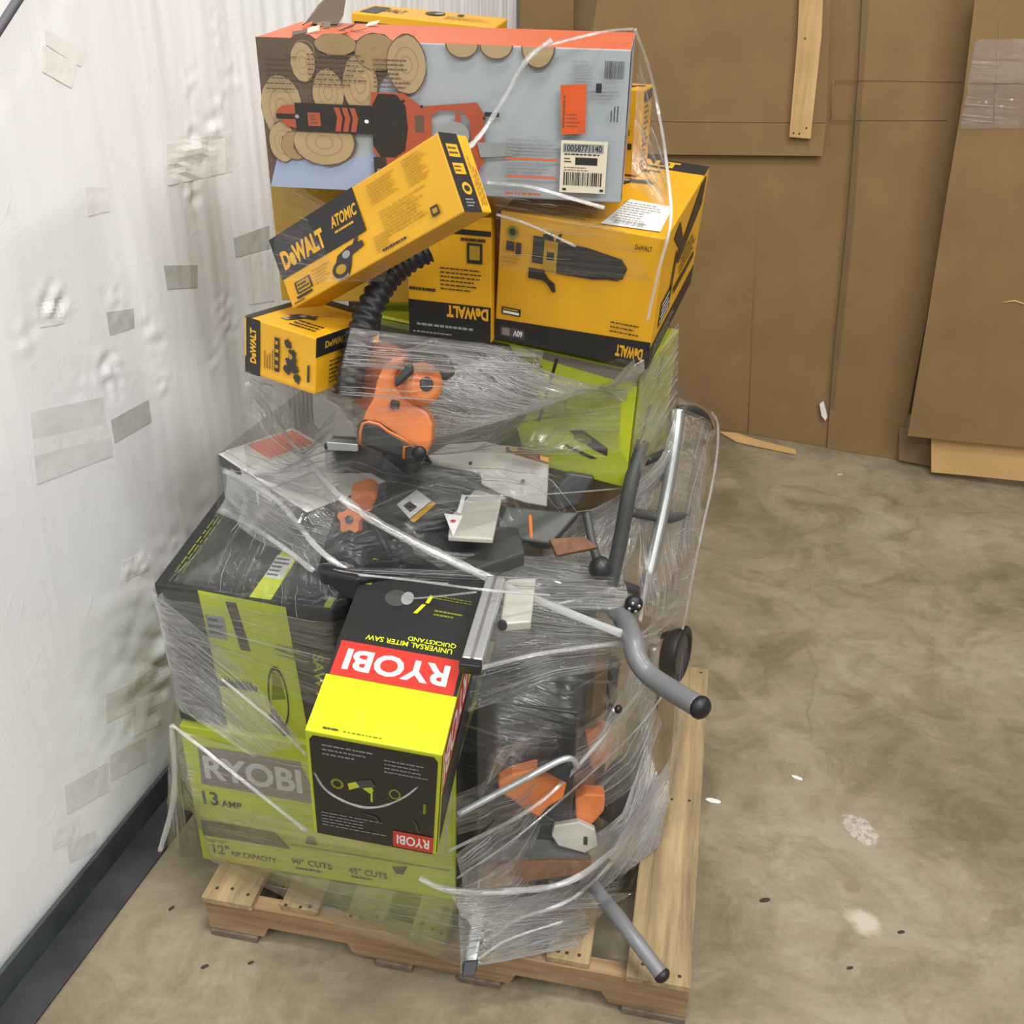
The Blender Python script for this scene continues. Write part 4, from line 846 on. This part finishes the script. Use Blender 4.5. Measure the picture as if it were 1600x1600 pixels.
# ribbed hose
hp = [(668, 392, 1.93), (632, 412, 1.91), (602, 440, 1.88), (578, 482, 1.84), (562, 528, 1.81), (551, 575, 1.79), (543, 618, 1.775)]
pts = [at(*p) for p in hp]; path = []; rad = []
for i in range(len(pts) - 1):
    for k in range(14):
        t_ = k / 14; q0 = pts[max(i - 1, 0)]; q1 = pts[i]; q2 = pts[i + 1]; q3 = pts[min(i + 2, len(pts) - 1)]
        path.append(.5 * ((2 * q1) + (q2 - q0) * t_ + (2 * q0 - 5 * q1 + 4 * q2 - q3) * t_ ** 2 + (3 * q1 - q0 - 3 * q2 + q3) * t_ ** 3))
        rad.append((.024 + .006 * i / 6) * (1.0 if len(path) % 4 < 2 else .84))
mb = MB(); mb.tube(path, rad, 'rubber', 18); o = mb.build('ribbed_hose', smooth=True); tag(o, 'thick black corrugated hose curving down from under the slanted yellow box', 'hose')

# folding stand at the right with grey tube handles
r = root('folding_stand', at(985, 1000, 1.85), 'grey tubular folding saw stand with black end caps, wrapped at the right of the pile', 'stand')
def tb(name, pts, rr, m, smooth=True, seg=16):
    q = [at(*p) for p in pts]; path = []
    for i in range(len(q) - 1):
        for k in range(8):
            t_ = k / 8; q0 = q[max(i - 1, 0)]; q1 = q[i]; q2 = q[i + 1]; q3 = q[min(i + 2, len(q) - 1)]
            path.append(.5 * ((2 * q1) + (q2 - q0) * t_ + (2 * q0 - 5 * q1 + 4 * q2 - q3) * t_ ** 2 + (3 * q1 - q0 - 3 * q2 + q3) * t_ ** 3))
    path.append(q[-1]); mb = MB(); mb.tube(path, rr, m, seg); return mb.build(name, parent=r, smooth=smooth), path
def cap(name, p, rr, axis, m='rubber', sq=.8):
    mb = MB(); mb.ball(p, rr, m, axis, sq); return mb.build(name, parent=r, smooth=True)
h, pa = tb('handle_tube', [(950, 940, 1.95), (975, 968, 1.84), (988, 998, 1.75), (995, 1028, 1.71), (1014, 1054, 1.68), (1045, 1076, 1.63), (1092, 1104, 1.56)], .0225, 'tube', seg=22)
cap('end_cap', pa[-1] + (pa[-1] - pa[-3]).normalized() * .004, .0245, pa[-1] - pa[-3], sq=.75)
h, pa = tb('handle_tube', [(925, 1380, 1.62), (948, 1412, 1.56), (962, 1428, 1.52), (992, 1468, 1.46), (1033, 1522, 1.40)], .0165, 'tube', seg=22)
cap('end_cap', pa[-1] + (pa[-1] - pa[-3]).normalized() * .003, .0185, pa[-1] - pa[-3], sq=.75)
tb('frame_tube', [(1060, 640, 2.2), (1055, 690, 2.16), (1040, 780, 2.1), (1018, 880, 2.02), (1003, 940, 1.97)], .015, 'steel')
tb('frame_tube', [(1003, 690, 2.06), (985, 760, 2.0), (968, 850, 1.96), (950, 930, 1.92)], .017, 'dkgrey')
tb('frame_tube', [(1095, 668, 2.28), (1090, 720, 2.25), (1068, 850, 2.18), (1046, 960, 2.1)], .012, 'ghost')
tb('frame_tube', [(1062, 640, 2.22), (1085, 642, 2.25), (1100, 652, 2.27), (1108, 670, 2.28)], .012, 'plastic')
tb('cross_tube', [(1098, 690, 2.26), (1060, 700, 2.2), (1010, 720, 2.08)], .011, 'plastic')
tb('cross_tube', [(1075, 800, 2.2), (1045, 810, 2.12), (985, 800, 2.02)], .011, 'dkgrey')
tb('cross_tube', [(1055, 925, 2.12), (1020, 930, 2.02), (960, 910, 1.95)], .012, 'plastic')
tb('frame_tube', [(905, 1140, 1.78), (935, 1122, 1.74), (962, 1110, 1.70)], .008, 'steel'); cap('end_cap', at(966, 1108, 1.695), .010, (1, -.4, 0))
tb('frame_tube', [(1020, 1010, 1.92), (1015, 1100, 1.9), (1005, 1220, 1.88), (985, 1330, 1.86)], .012, 'steel')
tb('frame_tube', [(960, 1030, 1.9), (950, 1130, 1.88), (925, 1260, 1.86), (905, 1380, 1.8)], .013, 'dkgrey')
tb('frame_tube', [(716, 1272, 1.50), (800, 1228, 1.53), (882, 1186, 1.56), (902, 1198, 1.58)], .007, 'alu')
cap('end_cap', at(1036, 988, 1.98), .016, (1, -.5, 0)); cap('tube_knob', at(938, 888, 1.9), .026, (0, 0, 1), 'plastic', 1.1)
tb('frame_tube', [(916, 800, 1.98), (926, 850, 1.93), (936, 885, 1.9)], .010, 'dkgrey')
kc = at(990, 944, 1.86); cap('lock_knob', kc, .021, (0, -1, .3), 'rubber', .7)
for k in range(4):
    a = math.radians(90 * k + 20); cap('knob_bolt', kc + Vector((.011 * math.cos(a), -.013, .011 * math.sin(a))), .0045, (0, 1, 0), 'steel', .8)
# aluminium rail on top of the charcoal box
mb = MB(); a = at(790, 914, 1.68); b = at(754, 1044, 1.45); d = (b - a).normalized(); sx = Vector((-d.y, d.x, 0)).normalized() * .038
up = sx.cross(d).normalized() * .02; up = up if up.z > 0 else -up
mb.box(a, -sx, d * (b - a).length, up, 'alu'); mb.build('rail', parent=r, bevel=.004)
mb = MB(); mb.box(a - sx * .42 + up * 1.01, -sx * .16, d * (b - a).length, up * .05, 'steel'); mb.build('rail_groove', parent=r)
mb = MB(); mb.box(b, -sx * 1.05, d * .02, up * 1.1, 'rubber'); mb.build('rail_foot', parent=r, bevel=.003)
mb = MB(); a = at(792, 905, 1.74); b2 = at(781, 975, 1.60); d2 = (b2 - a); mb.box(a, (.06, .01, 0), d2, (0, 0, -.02), 'castalu'); mb.build('bracket_plate', parent=r, bevel=.003)
mb = MB(); mb.tube([at(785, 975, 1.58), at(785, 979, 1.565)], .009, 'plastic', 14); mb.build('bracket_bolt', parent=r)
# leg at the front edge of the pallet
mb = MB(); a = at(748, 1380, 1.56); b = at(727, 1502, 1.43); d = (b - a).normalized(); sx = Vector((.026, .002, 0)); sy = Vector((0, .024, .004))
mb.box(a, sx, b - a, sy, 'alu'); mb.build('leg', parent=r, bevel=.003)
mb = MB(); mb.box(b - Vector((.003, .003, 0)), sx * 1.2, d * .03, sy * 1.2, 'rubber'); mb.build('leg_foot', parent=r, bevel=.003)
mb = MB(); mb.ball(at(748, 1448, 1.485), .005, 'ink', (0, -1, 0), .5); mb.build('leg_hole', parent=r)
# wheels
def wheel(c, ax, R, wd):
    ax = Vector(ax).normalized(); x = ax.orthogonal().normalized(); y = ax.cross(x); mb = MB(); seg = 30; vs = []; 
    prof = [(R * .72, -wd), (R * .95, -wd), (R, -wd * .6), (R, wd * .6), (R * .95, wd), (R * .72, wd)]
    for k in range(seg):
        q = 2 * math.pi * k / seg; rd = x * math.cos(q) + y * math.sin(q)
        for (rr, hh) in prof: vs.append(c + rd * rr + ax * hh)
    n = len(prof); mb.mesh(vs, [(k * n + i, k * n + (i + 1) % n, ((k + 1) % seg) * n + (i + 1) % n, ((k + 1) % seg) * n + i) for k in range(seg) for i in range(n)], 'rubber')
    o = mb.build('wheel', parent=r, smooth=True)
    mb = MB(); mb.tube([c - ax * wd * .8, c + ax * wd * .8], R * .73, 'dkgrey', 26); h = mb.build('wheel_hub', bevel=.004); h.parent = o
    h.matrix_parent_inverse = Matrix(); h.data.transform(r.matrix_world.inverted())
    return o
wheel(at(1056, 1020, 2.08), (.9, -.45, .1), .075, .02)
wheel(at(972, 1232, 1.84), (.75, -.65, .05), .088, .022)

# lower mitre saw
r = root('miter_saw', at(840, 1300, 1.6), 'grey and orange miter saw under streaky film at the bottom right of the pallet', 'saw')
def lv(px, Y, th, m, name, bev=.005, tilt=.35):
    mb = MB(); vslab(mb, px, Y, th, m, tilt); return mb.build(name, parent=r, bevel=bev)
lv([(778, 1222), (800, 1210), (838, 1200), (862, 1212), (886, 1222), (880, 1248), (856, 1262), (842, 1278), (820, 1266), (800, 1250), (780, 1240)], 1.56, .05, 'toolorange', 'motor_housing')
lv([(898, 1250), (915, 1240), (946, 1242), (944, 1268), (926, 1288), (912, 1298), (900, 1280)], 1.62, .05, 'toolorange', 'side_housing')
lv([(915, 1150), (940, 1130), (962, 1150), (950, 1190), (925, 1210)], 1.72, .05, 'toolorange', 'upper_housing')
lv([(838, 1198), (880, 1180), (895, 1196), (888, 1226), (862, 1212)], 1.55, .03, 'plastic', 'grip')
lv([(866, 1290), (905, 1284), (930, 1296), (934, 1322), (914, 1334), (872, 1322), (862, 1306)], 1.58, .02, 'castalu', 'base_plate', .003)
lv([(912, 1308), (918, 1308), (918, 1320), (912, 1320)], 1.575, .01, 'ink', 'slot', 0)
lv([(745, 1330), (830, 1300), (870, 1312), (925, 1336), (905, 1380), (820, 1372), (750, 1392)], 1.56, .1, 'dkgrey', 'base', .006, .9)
lv([(750, 1392), (760, 1350), (850, 1345), (925, 1345), (915, 1366), (840, 1376)], 1.53, .02, 'rust', 'table_edge', .003, .5)
lv([(770, 1290), (850, 1270), (900, 1300), (860, 1330), (780, 1330)], 1.6, .06, 'plastic', 'lower_guard', .006)
lv([(900, 1160), (925, 1150), (930, 1240), (905, 1250)], 1.78, .06, 'dkgrey', 'arm', .006)
lv([(860, 1130), (890, 1120), (915, 1160), (900, 1200), (868, 1190)], 1.8, .06, 'plastic', 'rear_arm', .006)

# ------------------------------------------------------------------ stretch film
# the film is pulled round the outermost points of the load at every height
PTS = []                                    # x, y, z0, z1
for o in bpy.data.objects:
    if o.type == 'EMPTY' and 'dims' in o.keys():
        W, D, H = o['dims']; m = o.matrix_world
        if o['label'].startswith('long neon') or o.location.z > 1.45: continue
        for a in (0, W):
            for b in (0, D):
                p = m @ Vector((a, b, 0)); q = m @ Vector((a, b, H)); PTS.append((p, q))
PTS = [(p, q) for p, q in PTS if min(p.z, q.z) < 1.36]
def seg(a, b): PTS.append((a, b))
seg(at(1108, 655, 2.29), at(1062, 985, 2.08)); seg(at(1062, 985, 2.08), at(1040, 1240, 1.9)); seg(at(1035, 1240, 1.86), at(1010, 1400, 1.78)); seg(at(985, 960, 1.84), at(985, 1015, 1.80))
seg(at(560, 560, 1.70), at(560, 700, 1.66)); seg(at(665, 570, 1.68), at(665, 715, 1.66)); seg(at(500, 840, 1.78), at(500, 900, 1.74)); seg(at(620, 860, 1.72), at(620, 905, 1.70))
seg(at(800, 1200, 1.52), at(780, 1390, 1.49)); seg(at(925, 1300, 1.54), at(915, 1400, 1.5)); seg(at(735, 1400, 1.5), at(725, 1500, 1.43)); seg(at(985, 1015, 1.80), at(985, 1130, 1.78))
seg(at(545, 520, 1.76), at(535, 620, 1.74)); seg(at(384, 520, 1.83), at(384, 590, 1.83)); seg(at(268, 1140, 1.73), at(262, 1260, 1.66))
def hull2(pts):
    pts = sorted(set((round(x, 4), round(y, 4)) for x, y in pts))
    def half(ps):
        h = []
        for p in ps:
            while len(h) > 1 and (h[-1][0] - h[-2][0]) * (p[1] - h[-2][1]) - (h[-1][1] - h[-2][1]) * (p[0] - h[-2][0]) <= 0: h.pop()
            h.append(p)
        return h
    a = half(pts); b = half(pts[::-1]); return a[:-1] + b[:-1]
ZL = [.15 + 1.24 * i / 34 for i in range(35)]; NS = 180; rings = []
CX, CY = -.15, 2.05
for z in ZL:
    c = []
    for p, q in PTS:
        z0, z1 = min(p.z, q.z), max(p.z, q.z)
        if z0 - .012 <= z <= z1 + .012:
            t_ = 0 if abs(q.z - p.z) < 1e-5 else min(1, max(0, (z - p.z) / (q.z - p.z))); r3 = p.lerp(q, t_); c.append((r3.x, r3.y))
    h = hull2(c); ring = []
    for k in range(NS):
        a = 2 * math.pi * k / NS; dx, dy = math.cos(a), math.sin(a); best = .1
        for i in range(len(h)):
            (x1, y1), (x2, y2) = h[i], h[(i + 1) % len(h)]
            den = dx * (y2 - y1) - dy * (x2 - x1)
            if abs(den) < 1e-9: continue
            tt = ((x1 - CX) * (y2 - y1) - (y1 - CY) * (x2 - x1)) / den; uu = ((x1 - CX) * dy - (y1 - CY) * dx) / den
            if tt > 0 and -1e-6 <= uu <= 1 + 1e-6: best = max(best, tt)
        ring.append(best + .006)
    rings.append(ring)
for it in range(3):                                       # film bridges across hollows between levels
    new = [r_[:] for r_ in rings]
    for i in range(1, len(rings) - 1):
        for k in range(NS):
            av = (rings[i - 1][k] + rings[i + 1][k]) / 2
            new[i][k] = max(rings[i][k] if it < 1 else rings[i][k], av * .985 + rings[i][k] * .015)
    rings = new
HP = [[Vector((CX + math.cos(2 * math.pi * k / NS) * rings[i][k], CY + math.sin(2 * math.pi * k / NS) * rings[i][k], z)) for k in range(NS)] for i, z in enumerate(ZL)]
hv = [p for r_ in HP for p in r_]
hf = [(i * NS + k, i * NS + (k + 1) % NS, (i + 1) * NS + (k + 1) % NS, (i + 1) * NS + k) for i in range(len(ZL) - 1) for k in range(NS)]
BV = BVHTree.FromPolygons(hv, hf)
wrap = root('stretch_wrap', (CX, CY, .15), 'clear shiny stretch film wound round the whole pile, twisted into ropes in places', 'plastic wrap')
def uvmap(o, fn):
    l = o.data.uv_layers.new(name='UVMap')
    for lp in o.data.loops: l.data[lp.index].uv = fn(o.data.vertices[lp.vertex_index].co, lp.vertex_index)
me = bpy.data.meshes.new('film_sheet'); inv = wrap.matrix_world.inverted()
me.from_pydata([tuple(inv @ (p + Vector((p.x - CX, p.y - CY, 0)).normalized() * (.003 * noise.noise(Vector((p.x * 6, p.y * 6, p.z * 30)))))) for p in hv], [], hf)
me.materials.append(M['film']); me.polygons.foreach_set('use_smooth', [True] * len(hf))
ho = bpy.data.objects.new('film_sheet', me); COL.objects.link(ho); ho.parent = wrap
l = me.uv_layers.new(name='UVMap')
for pi, pl in enumerate(me.polygons):
    i, k = divmod(pi, NS)
    for li in pl.loop_indices:
        vi = me.loops[li].vertex_index; ii, kk = divmod(vi, NS)
        if kk == 0 and k == NS - 1: kk = NS
        l.data[li].uv = (kk / NS * 3.2, ZL[ii] + .25 * math.sin(kk / NS * 2 * math.pi))

def onhull(u, v, fallback=1.8):
    d = (fwd + right * ((u - 800) / F) + down * ((v - 800) / F)).normalized()
    hit = BV.ray_cast(CAM, d)
    return hit[0] if hit[0] is not None else at(u, v, fallback)
def W3(c): return onhull(c[0], c[1]) if len(c) == 2 else at(*c)
_pn = [0]
def sheet(cs, mat='film_streaky', off=.008, snap=1.0, nu=30, nv=44, wr=.004, us=1.0, vs_=1.0, cr=None):
    """A film layer between four points; streaks run from the first point to the second."""
    _pn[0] += 1; sd = _pn[0] * 3.7
    q = [W3(c) for c in cs]; vv = []; uvs = []
    lu = (q[1] - q[0]).length; lv = max((q[3] - q[0]).length, (q[2] - q[1]).length)
    for i in range(nu + 1):
        for j in range(nv + 1):
            s_, t_ = i / nu, j / nv
            p = (q[0] * (1 - s_) + q[1] * s_) * (1 - t_) + (q[3] * (1 - s_) + q[2] * s_) * t_
            n_, nn, ix, ds = BV.find_nearest(p)
            if n_ is not None and snap:
                hd = Vector((n_.x - CX, n_.y - CY, 0)).normalized()
                wgt = snap * min(1, max(0, (.14 - ds) / .07)); p = p.lerp(n_ + hd * off, wgt)
            nd = (CAM - p).normalized()
            p = p + nd * wr * (noise.noise(Vector((s_ * lu * 4 + sd, t_ * lv * 38, sd))) + .6 * noise.noise(Vector((s_ * lu * 9, t_ * lv * 9, sd))))
            vv.append(p); uvs.append((s_ * lu * us + sd, t_ * lv * vs_ + sd * .37))
    mb = MB(); mb.mesh(vv, [(i * (nv + 1) + j, (i + 1) * (nv + 1) + j, (i + 1) * (nv + 1) + j + 1, i * (nv + 1) + j + 1) for i in range(nu) for j in range(nv)], mat)
    me = bpy.data.meshes.new('film_sheet'); me.from_pydata([tuple(inv @ p) for p in mb.v], [], mb.f); me.materials.append(M[mat]); me.polygons.foreach_set('use_smooth', [True] * len(mb.f))
    o = bpy.data.objects.new('film_sheet', me); COL.objects.link(o); o.parent = wrap
    uvmap(o, lambda co, vi: uvs[vi])
    if cr is None: cr = {'film_bright': 60, 'film_streaky': 34, 'film': 10, 'film_clear': 9}[mat]
    cr = int(cr * min(1.6, max(.4, lv / .25)))
    cb_ = MB(); rnd = random.Random(sd)
    def gp(s_, t_):
        x = min(nu - 1e-6, max(0, s_ * nu)); y = min(nv - 1e-6, max(0, t_ * nv)); i, j = int(x), int(y); fx, fy = x - i, y - j; g = lambda a, b: vv[a * (nv + 1) + b]
        return (g(i, j) * (1 - fx) + g(i + 1, j) * fx) * (1 - fy) + (g(i, j + 1) * (1 - fx) + g(i + 1, j + 1) * fx) * fy
    cl_ = [rnd.random() for _ in range(4)]
    for k in range(cr):
        t0 = min(.98, max(.02, rnd.choice(cl_) + rnd.gauss(0, .10))) if rnd.random() < .5 else rnd.random()
        s0 = rnd.uniform(-.2, .7); s1 = s0 + rnd.uniform(.15, .75); s0, s1 = max(0, s0), min(1, s1)
        if s1 - s0 < .06: continue
        dr = rnd.gauss(0, .03); rr = rnd.choice((.0004, .0005, .0006, .0009)); n = 12; pth = []; rad = []
        for q_ in range(n + 1):
            f_ = q_ / n; p = gp(s0 + (s1 - s0) * f_, min(1, max(0, t0 + dr * f_ + .006 * math.sin(f_ * 9 + k))))
            pth.append(p + (CAM - p).normalized() * .0012); rad.append(rr * (.25 + 1.1 * math.sin(math.pi * f_) ** .5) * rnd.uniform(.6, 1.2))
        cb_.tube(pth, rad, 'film_crease_glint', 3, cap=False)  # white strand for a film crease and its bright highlight
    if cb_.f:
        c_o = cb_.build('film_crease_glints', parent=wrap, smooth=True); c_o['kind'] = 'stuff'
        l2 = c_o.data.uv_layers.new(name='UVMap')
    return o
def rope(cs, rr=.006, mat='film_rope', sq=.5, seg=8):
    q = [W3(c) for c in cs]; q = [p + (CAM - p).normalized() * .012 if len(c) == 2 else p for p, c in zip(q, cs)]; path = []; rad = []
    for i in range(len(q) - 1):
        for k in range(10):
            t_ = k / 10; q0 = q[max(i - 1, 0)]; q1 = q[i]; q2 = q[i + 1]; q3 = q[min(i + 2, len(q) - 1)]
            path.append(.5 * ((2 * q1) + (q2 - q0) * t_ + (2 * q0 - 5 * q1 + 4 * q2 - q3) * t_ ** 2 + (3 * q1 - q0 - 3 * q2 + q3) * t_ ** 3))
            rad.append(rr * (1 + .35 * noise.noise(Vector((len(path) * .5, rr * 900, 0)))))
    path.append(q[-1]); rad.append(rr * .8)
    mb = MB(); mb.tube(path, rad, mat, seg, squash=sq); o = mb.build('twisted_film_and_glint', parent=wrap, smooth=True)
    uvmap(o, lambda co, vi: ((vi // seg) * .02, (vi % seg) * .01)); return o

# front upper: tight shiny band over the orange saw and the green box
sheet([(532, 512), (1000, 560), (990, 640), (520, 625)], 'film_bright')
sheet([(548, 512, 1.71), (850, 548, 1.80), (840, 590, 1.80), (533, 575, 1.68)], 'film_streaky', snap=0, cr=90)
sheet([(533, 575, 1.68), (820, 590, 1.80), (800, 660, 1.76), (528, 640, 1.67)], 'film_clear', snap=0, cr=26)
sheet([(940, 1330), (1035, 1180), (1040, 1290), (985, 1400)], 'film_bright', off=.02)
rope([(500, 1062, 1.44), (600, 1108, 1.42), (692, 1152, 1.42)], .0014)  # thin pale strand in place of a reflection on the film
rope([(560, 930, 1.66), (640, 935, 1.64), (745, 925, 1.60)], .002)  # bright streak on the film, put in as a pale strand
sheet([(540, 660), (985, 560), (1000, 700), (690, 705)], 'film_streaky')
sheet([(560, 600), (900, 590), (880, 680), (640, 700)], 'film_clear')
# fan from the corner of the green box down to the left
sheet([(900, 850), (1052, 640), (1060, 760), (960, 900)], 'film_bright'); sheet([(840, 845), (1040, 700), (1010, 790), (850, 880)], 'film_streaky')
sheet([(1000, 960), (1055, 620), (1125, 660, 2.3), (1064, 985, 2.1)], 'film_streaky', nu=40)
sheet([(1055, 625), (1112, 645, 2.3), (1070, 975, 2.1), (1000, 990)], 'film', off=.02)
# band over the saw table
sheet([(500, 880), (960, 860), (985, 955), (560, 905)], 'film_bright'); sheet([(500, 700), (960, 780), (950, 870), (490, 870)], 'film_clear'); sheet([(620, 840), (930, 880), (960, 930), (720, 900)], 'film_bright', off=.014, cr=110)
rope([(560, 898, 1.66), (640, 906, 1.64), (760, 922, 1.60), (860, 930, 1.65)], .0025); rope([(520, 890, 1.7), (600, 902, 1.66), (700, 912, 1.62)], .0016)  # two more pale strands painted in for the bright streak
sheet([(540, 885, 1.68), (960, 900, 1.72), (960, 925, 1.72), (540, 900, 1.68)], 'film_clear', snap=0, cr=60)
sheet([(740, 900), (985, 985), (985, 1010), (722, 1048)], 'film_bright', off=.012); sheet([(722, 1048), (985, 1000), (960, 1040), (730, 1110)], 'film_streaky')
# left part
sheet([(362, 735), (530, 800), (500, 890), (345, 800)], 'film_streaky', off=.01); sheet([(385, 592), (530, 640), (530, 790), (365, 735)], 'film_streaky', us=.8)
sheet([(246, 920), (480, 1160), (400, 1180), (255, 1060)], 'film_streaky'); sheet([(250, 910), (560, 960), (540, 1120), (262, 1000)], 'film_clear'); sheet([(365, 745), (246, 915), (545, 965), (520, 890)], 'film_clear')
sheet([(268, 1130), (300, 1345), (262, 1330, 1.62), (262, 1150, 1.70)], 'film_streaky', snap=0, cr=14)
sheet([(285, 1140), (700, 1240), (712, 1400), (318, 1345)], 'film_clear', cr=3)
# lower right fan from the tube handle
sheet([(712, 1330), (990, 1015), (1030, 1130), (730, 1420)], 'film_streaky'); sheet([(706, 1240), (985, 1010), (1000, 1080), (715, 1300)], 'film_clear')
sheet([(700, 1385), (1035, 1200), (1035, 1310), (760, 1480)], 'film_bright'); sheet([(770, 1420), (1000, 1160), (1040, 1250), (960, 1400)], 'film_bright', off=.014)
sheet([(985, 1010), (1068, 990), (1060, 1240), (1000, 1330)], 'film_streaky'); sheet([(1000, 1400), (1068, 1000, 2.08), (1085, 1120, 2.0), (1030, 1380)], 'film_clear', snap=.5)
sheet([(715, 1390), (985, 1370), (900, 1480, 1.47), (720, 1515, 1.42)], 'film_bright', snap=0, wr=.008); sheet([(740, 1400), (990, 1395, 1.6), (870, 1470, 1.48), (790, 1500, 1.44)], 'film_streaky', snap=0, wr=.01)
sheet([(320, 1340), (720, 1410), (722, 1510, 1.43), (540, 1450, 1.55)], 'film_clear', snap=0)
sheet([(490, 1205, 1.36), (692, 1215, 1.33), (686, 1335, 1.40), (495, 1296, 1.43)], 'film_clear', snap=0, off=0)
# ropes
rope([(530, 775, 1.74), (600, 822, 1.72), (740, 892, 1.70), (870, 950, 1.72), (985, 996, 1.77)], .009); rope([(385, 600), (455, 690), (530, 775, 1.74)], .006); rope([(350, 735), (430, 780), (500, 860), (560, 900)], .006)
rope([(345, 795), (420, 840), (490, 892)], .006); rope([(724, 1050), (850, 1020), (985, 1003)], .006); rope([(560, 905), (700, 915), (850, 945), (960, 918)], .003); rope([(715, 1372), (830, 1290), (985, 1150), (1040, 1080)], .004)
rope([(655, 1372), (700, 1390), (790, 1393), (900, 1372), (1000, 1290)], .007); rope([(268, 1132), (330, 1180), (480, 1300)], .004); rope([(345, 1060), (430, 1130), (478, 1180)], .003); rope([(268, 1132), (272, 1240, 1.66), (250, 1330, 1.6)], .007)
rope([(1112, 645, 2.3), (1122, 668, 2.3), (1116, 740, 2.25), (1090, 860, 2.17), (1066, 985, 2.08), (1058, 1000, 2.05)], .004); rope([(1052, 640), (1046, 760), (1020, 860), (1000, 970)], .007); rope([(700, 1330), (820, 1270), (900, 1200), (1000, 1080)], .004)
rope([(985, 996, 1.77), (1010, 985, 1.85), (1045, 950, 2.0), (1078, 930, 2.12)], .008); rope([(985, 1000, 1.77), (1030, 985, 1.9), (1070, 940, 2.1)], .006); rope([(740, 1490, 1.45), (800, 1440, 1.5), (900, 1400, 1.55), (990, 1310)], .005); rope([(720, 1520, 1.42), (790, 1470, 1.46), (880, 1440, 1.5)], .003)
rope([(480, 1180, 1.37), (510, 1235, 1.345), (575, 1262, 1.335), (640, 1240, 1.33), (690, 1180, 1.34)], .0022); rope([(720, 775), (850, 772), (985, 762)], .002); rope([(700, 1180), (704, 1260), (690, 1335)], .003)
# upper strands
rope([(862, 62, 1.94), (822, 95, 1.93), (790, 150, 1.93), (755, 205, 1.92), (728, 235, 1.80)], .005); rope([(850, 72, 1.94), (940, 50, 1.96), (990, 45, 2.05)], .003); rope([(992, 46, 2.1), (1015, 110, 2.2), (1030, 180, 2.2), (1042, 260, 2.05), (1048, 345, 1.95), (1030, 420, 1.93), (1012, 500, 1.93)], .0035)
rope([(760, 285, 1.99), (830, 292, 1.96), (900, 312, 1.94), (945, 325, 1.93)], .004); rope([(776, 335, 2.0), (830, 352, 1.98), (900, 385, 1.96)], .003);
sheet([(770, 282, 1.98), (950, 318, 1.92), (1020, 440, 1.92), (780, 420, 2.0)], 'film_clear', snap=0, wr=.002); sheet([(1000, 60, 2.15), (1045, 255, 2.1), (1040, 330, 1.96), (985, 290, 1.98)], 'film_clear', snap=0)
sheet([(425, 270, 1.92), (620, 380, 1.80), (600, 440, 1.78), (430, 440, 1.82)], 'film_clear', snap=0, wr=.002); sheet([(1000, 590, 1.99), (1062, 500, 2.25), (1058, 640, 2.25), (1000, 740, 1.98)], 'film_streaky', snap=0)
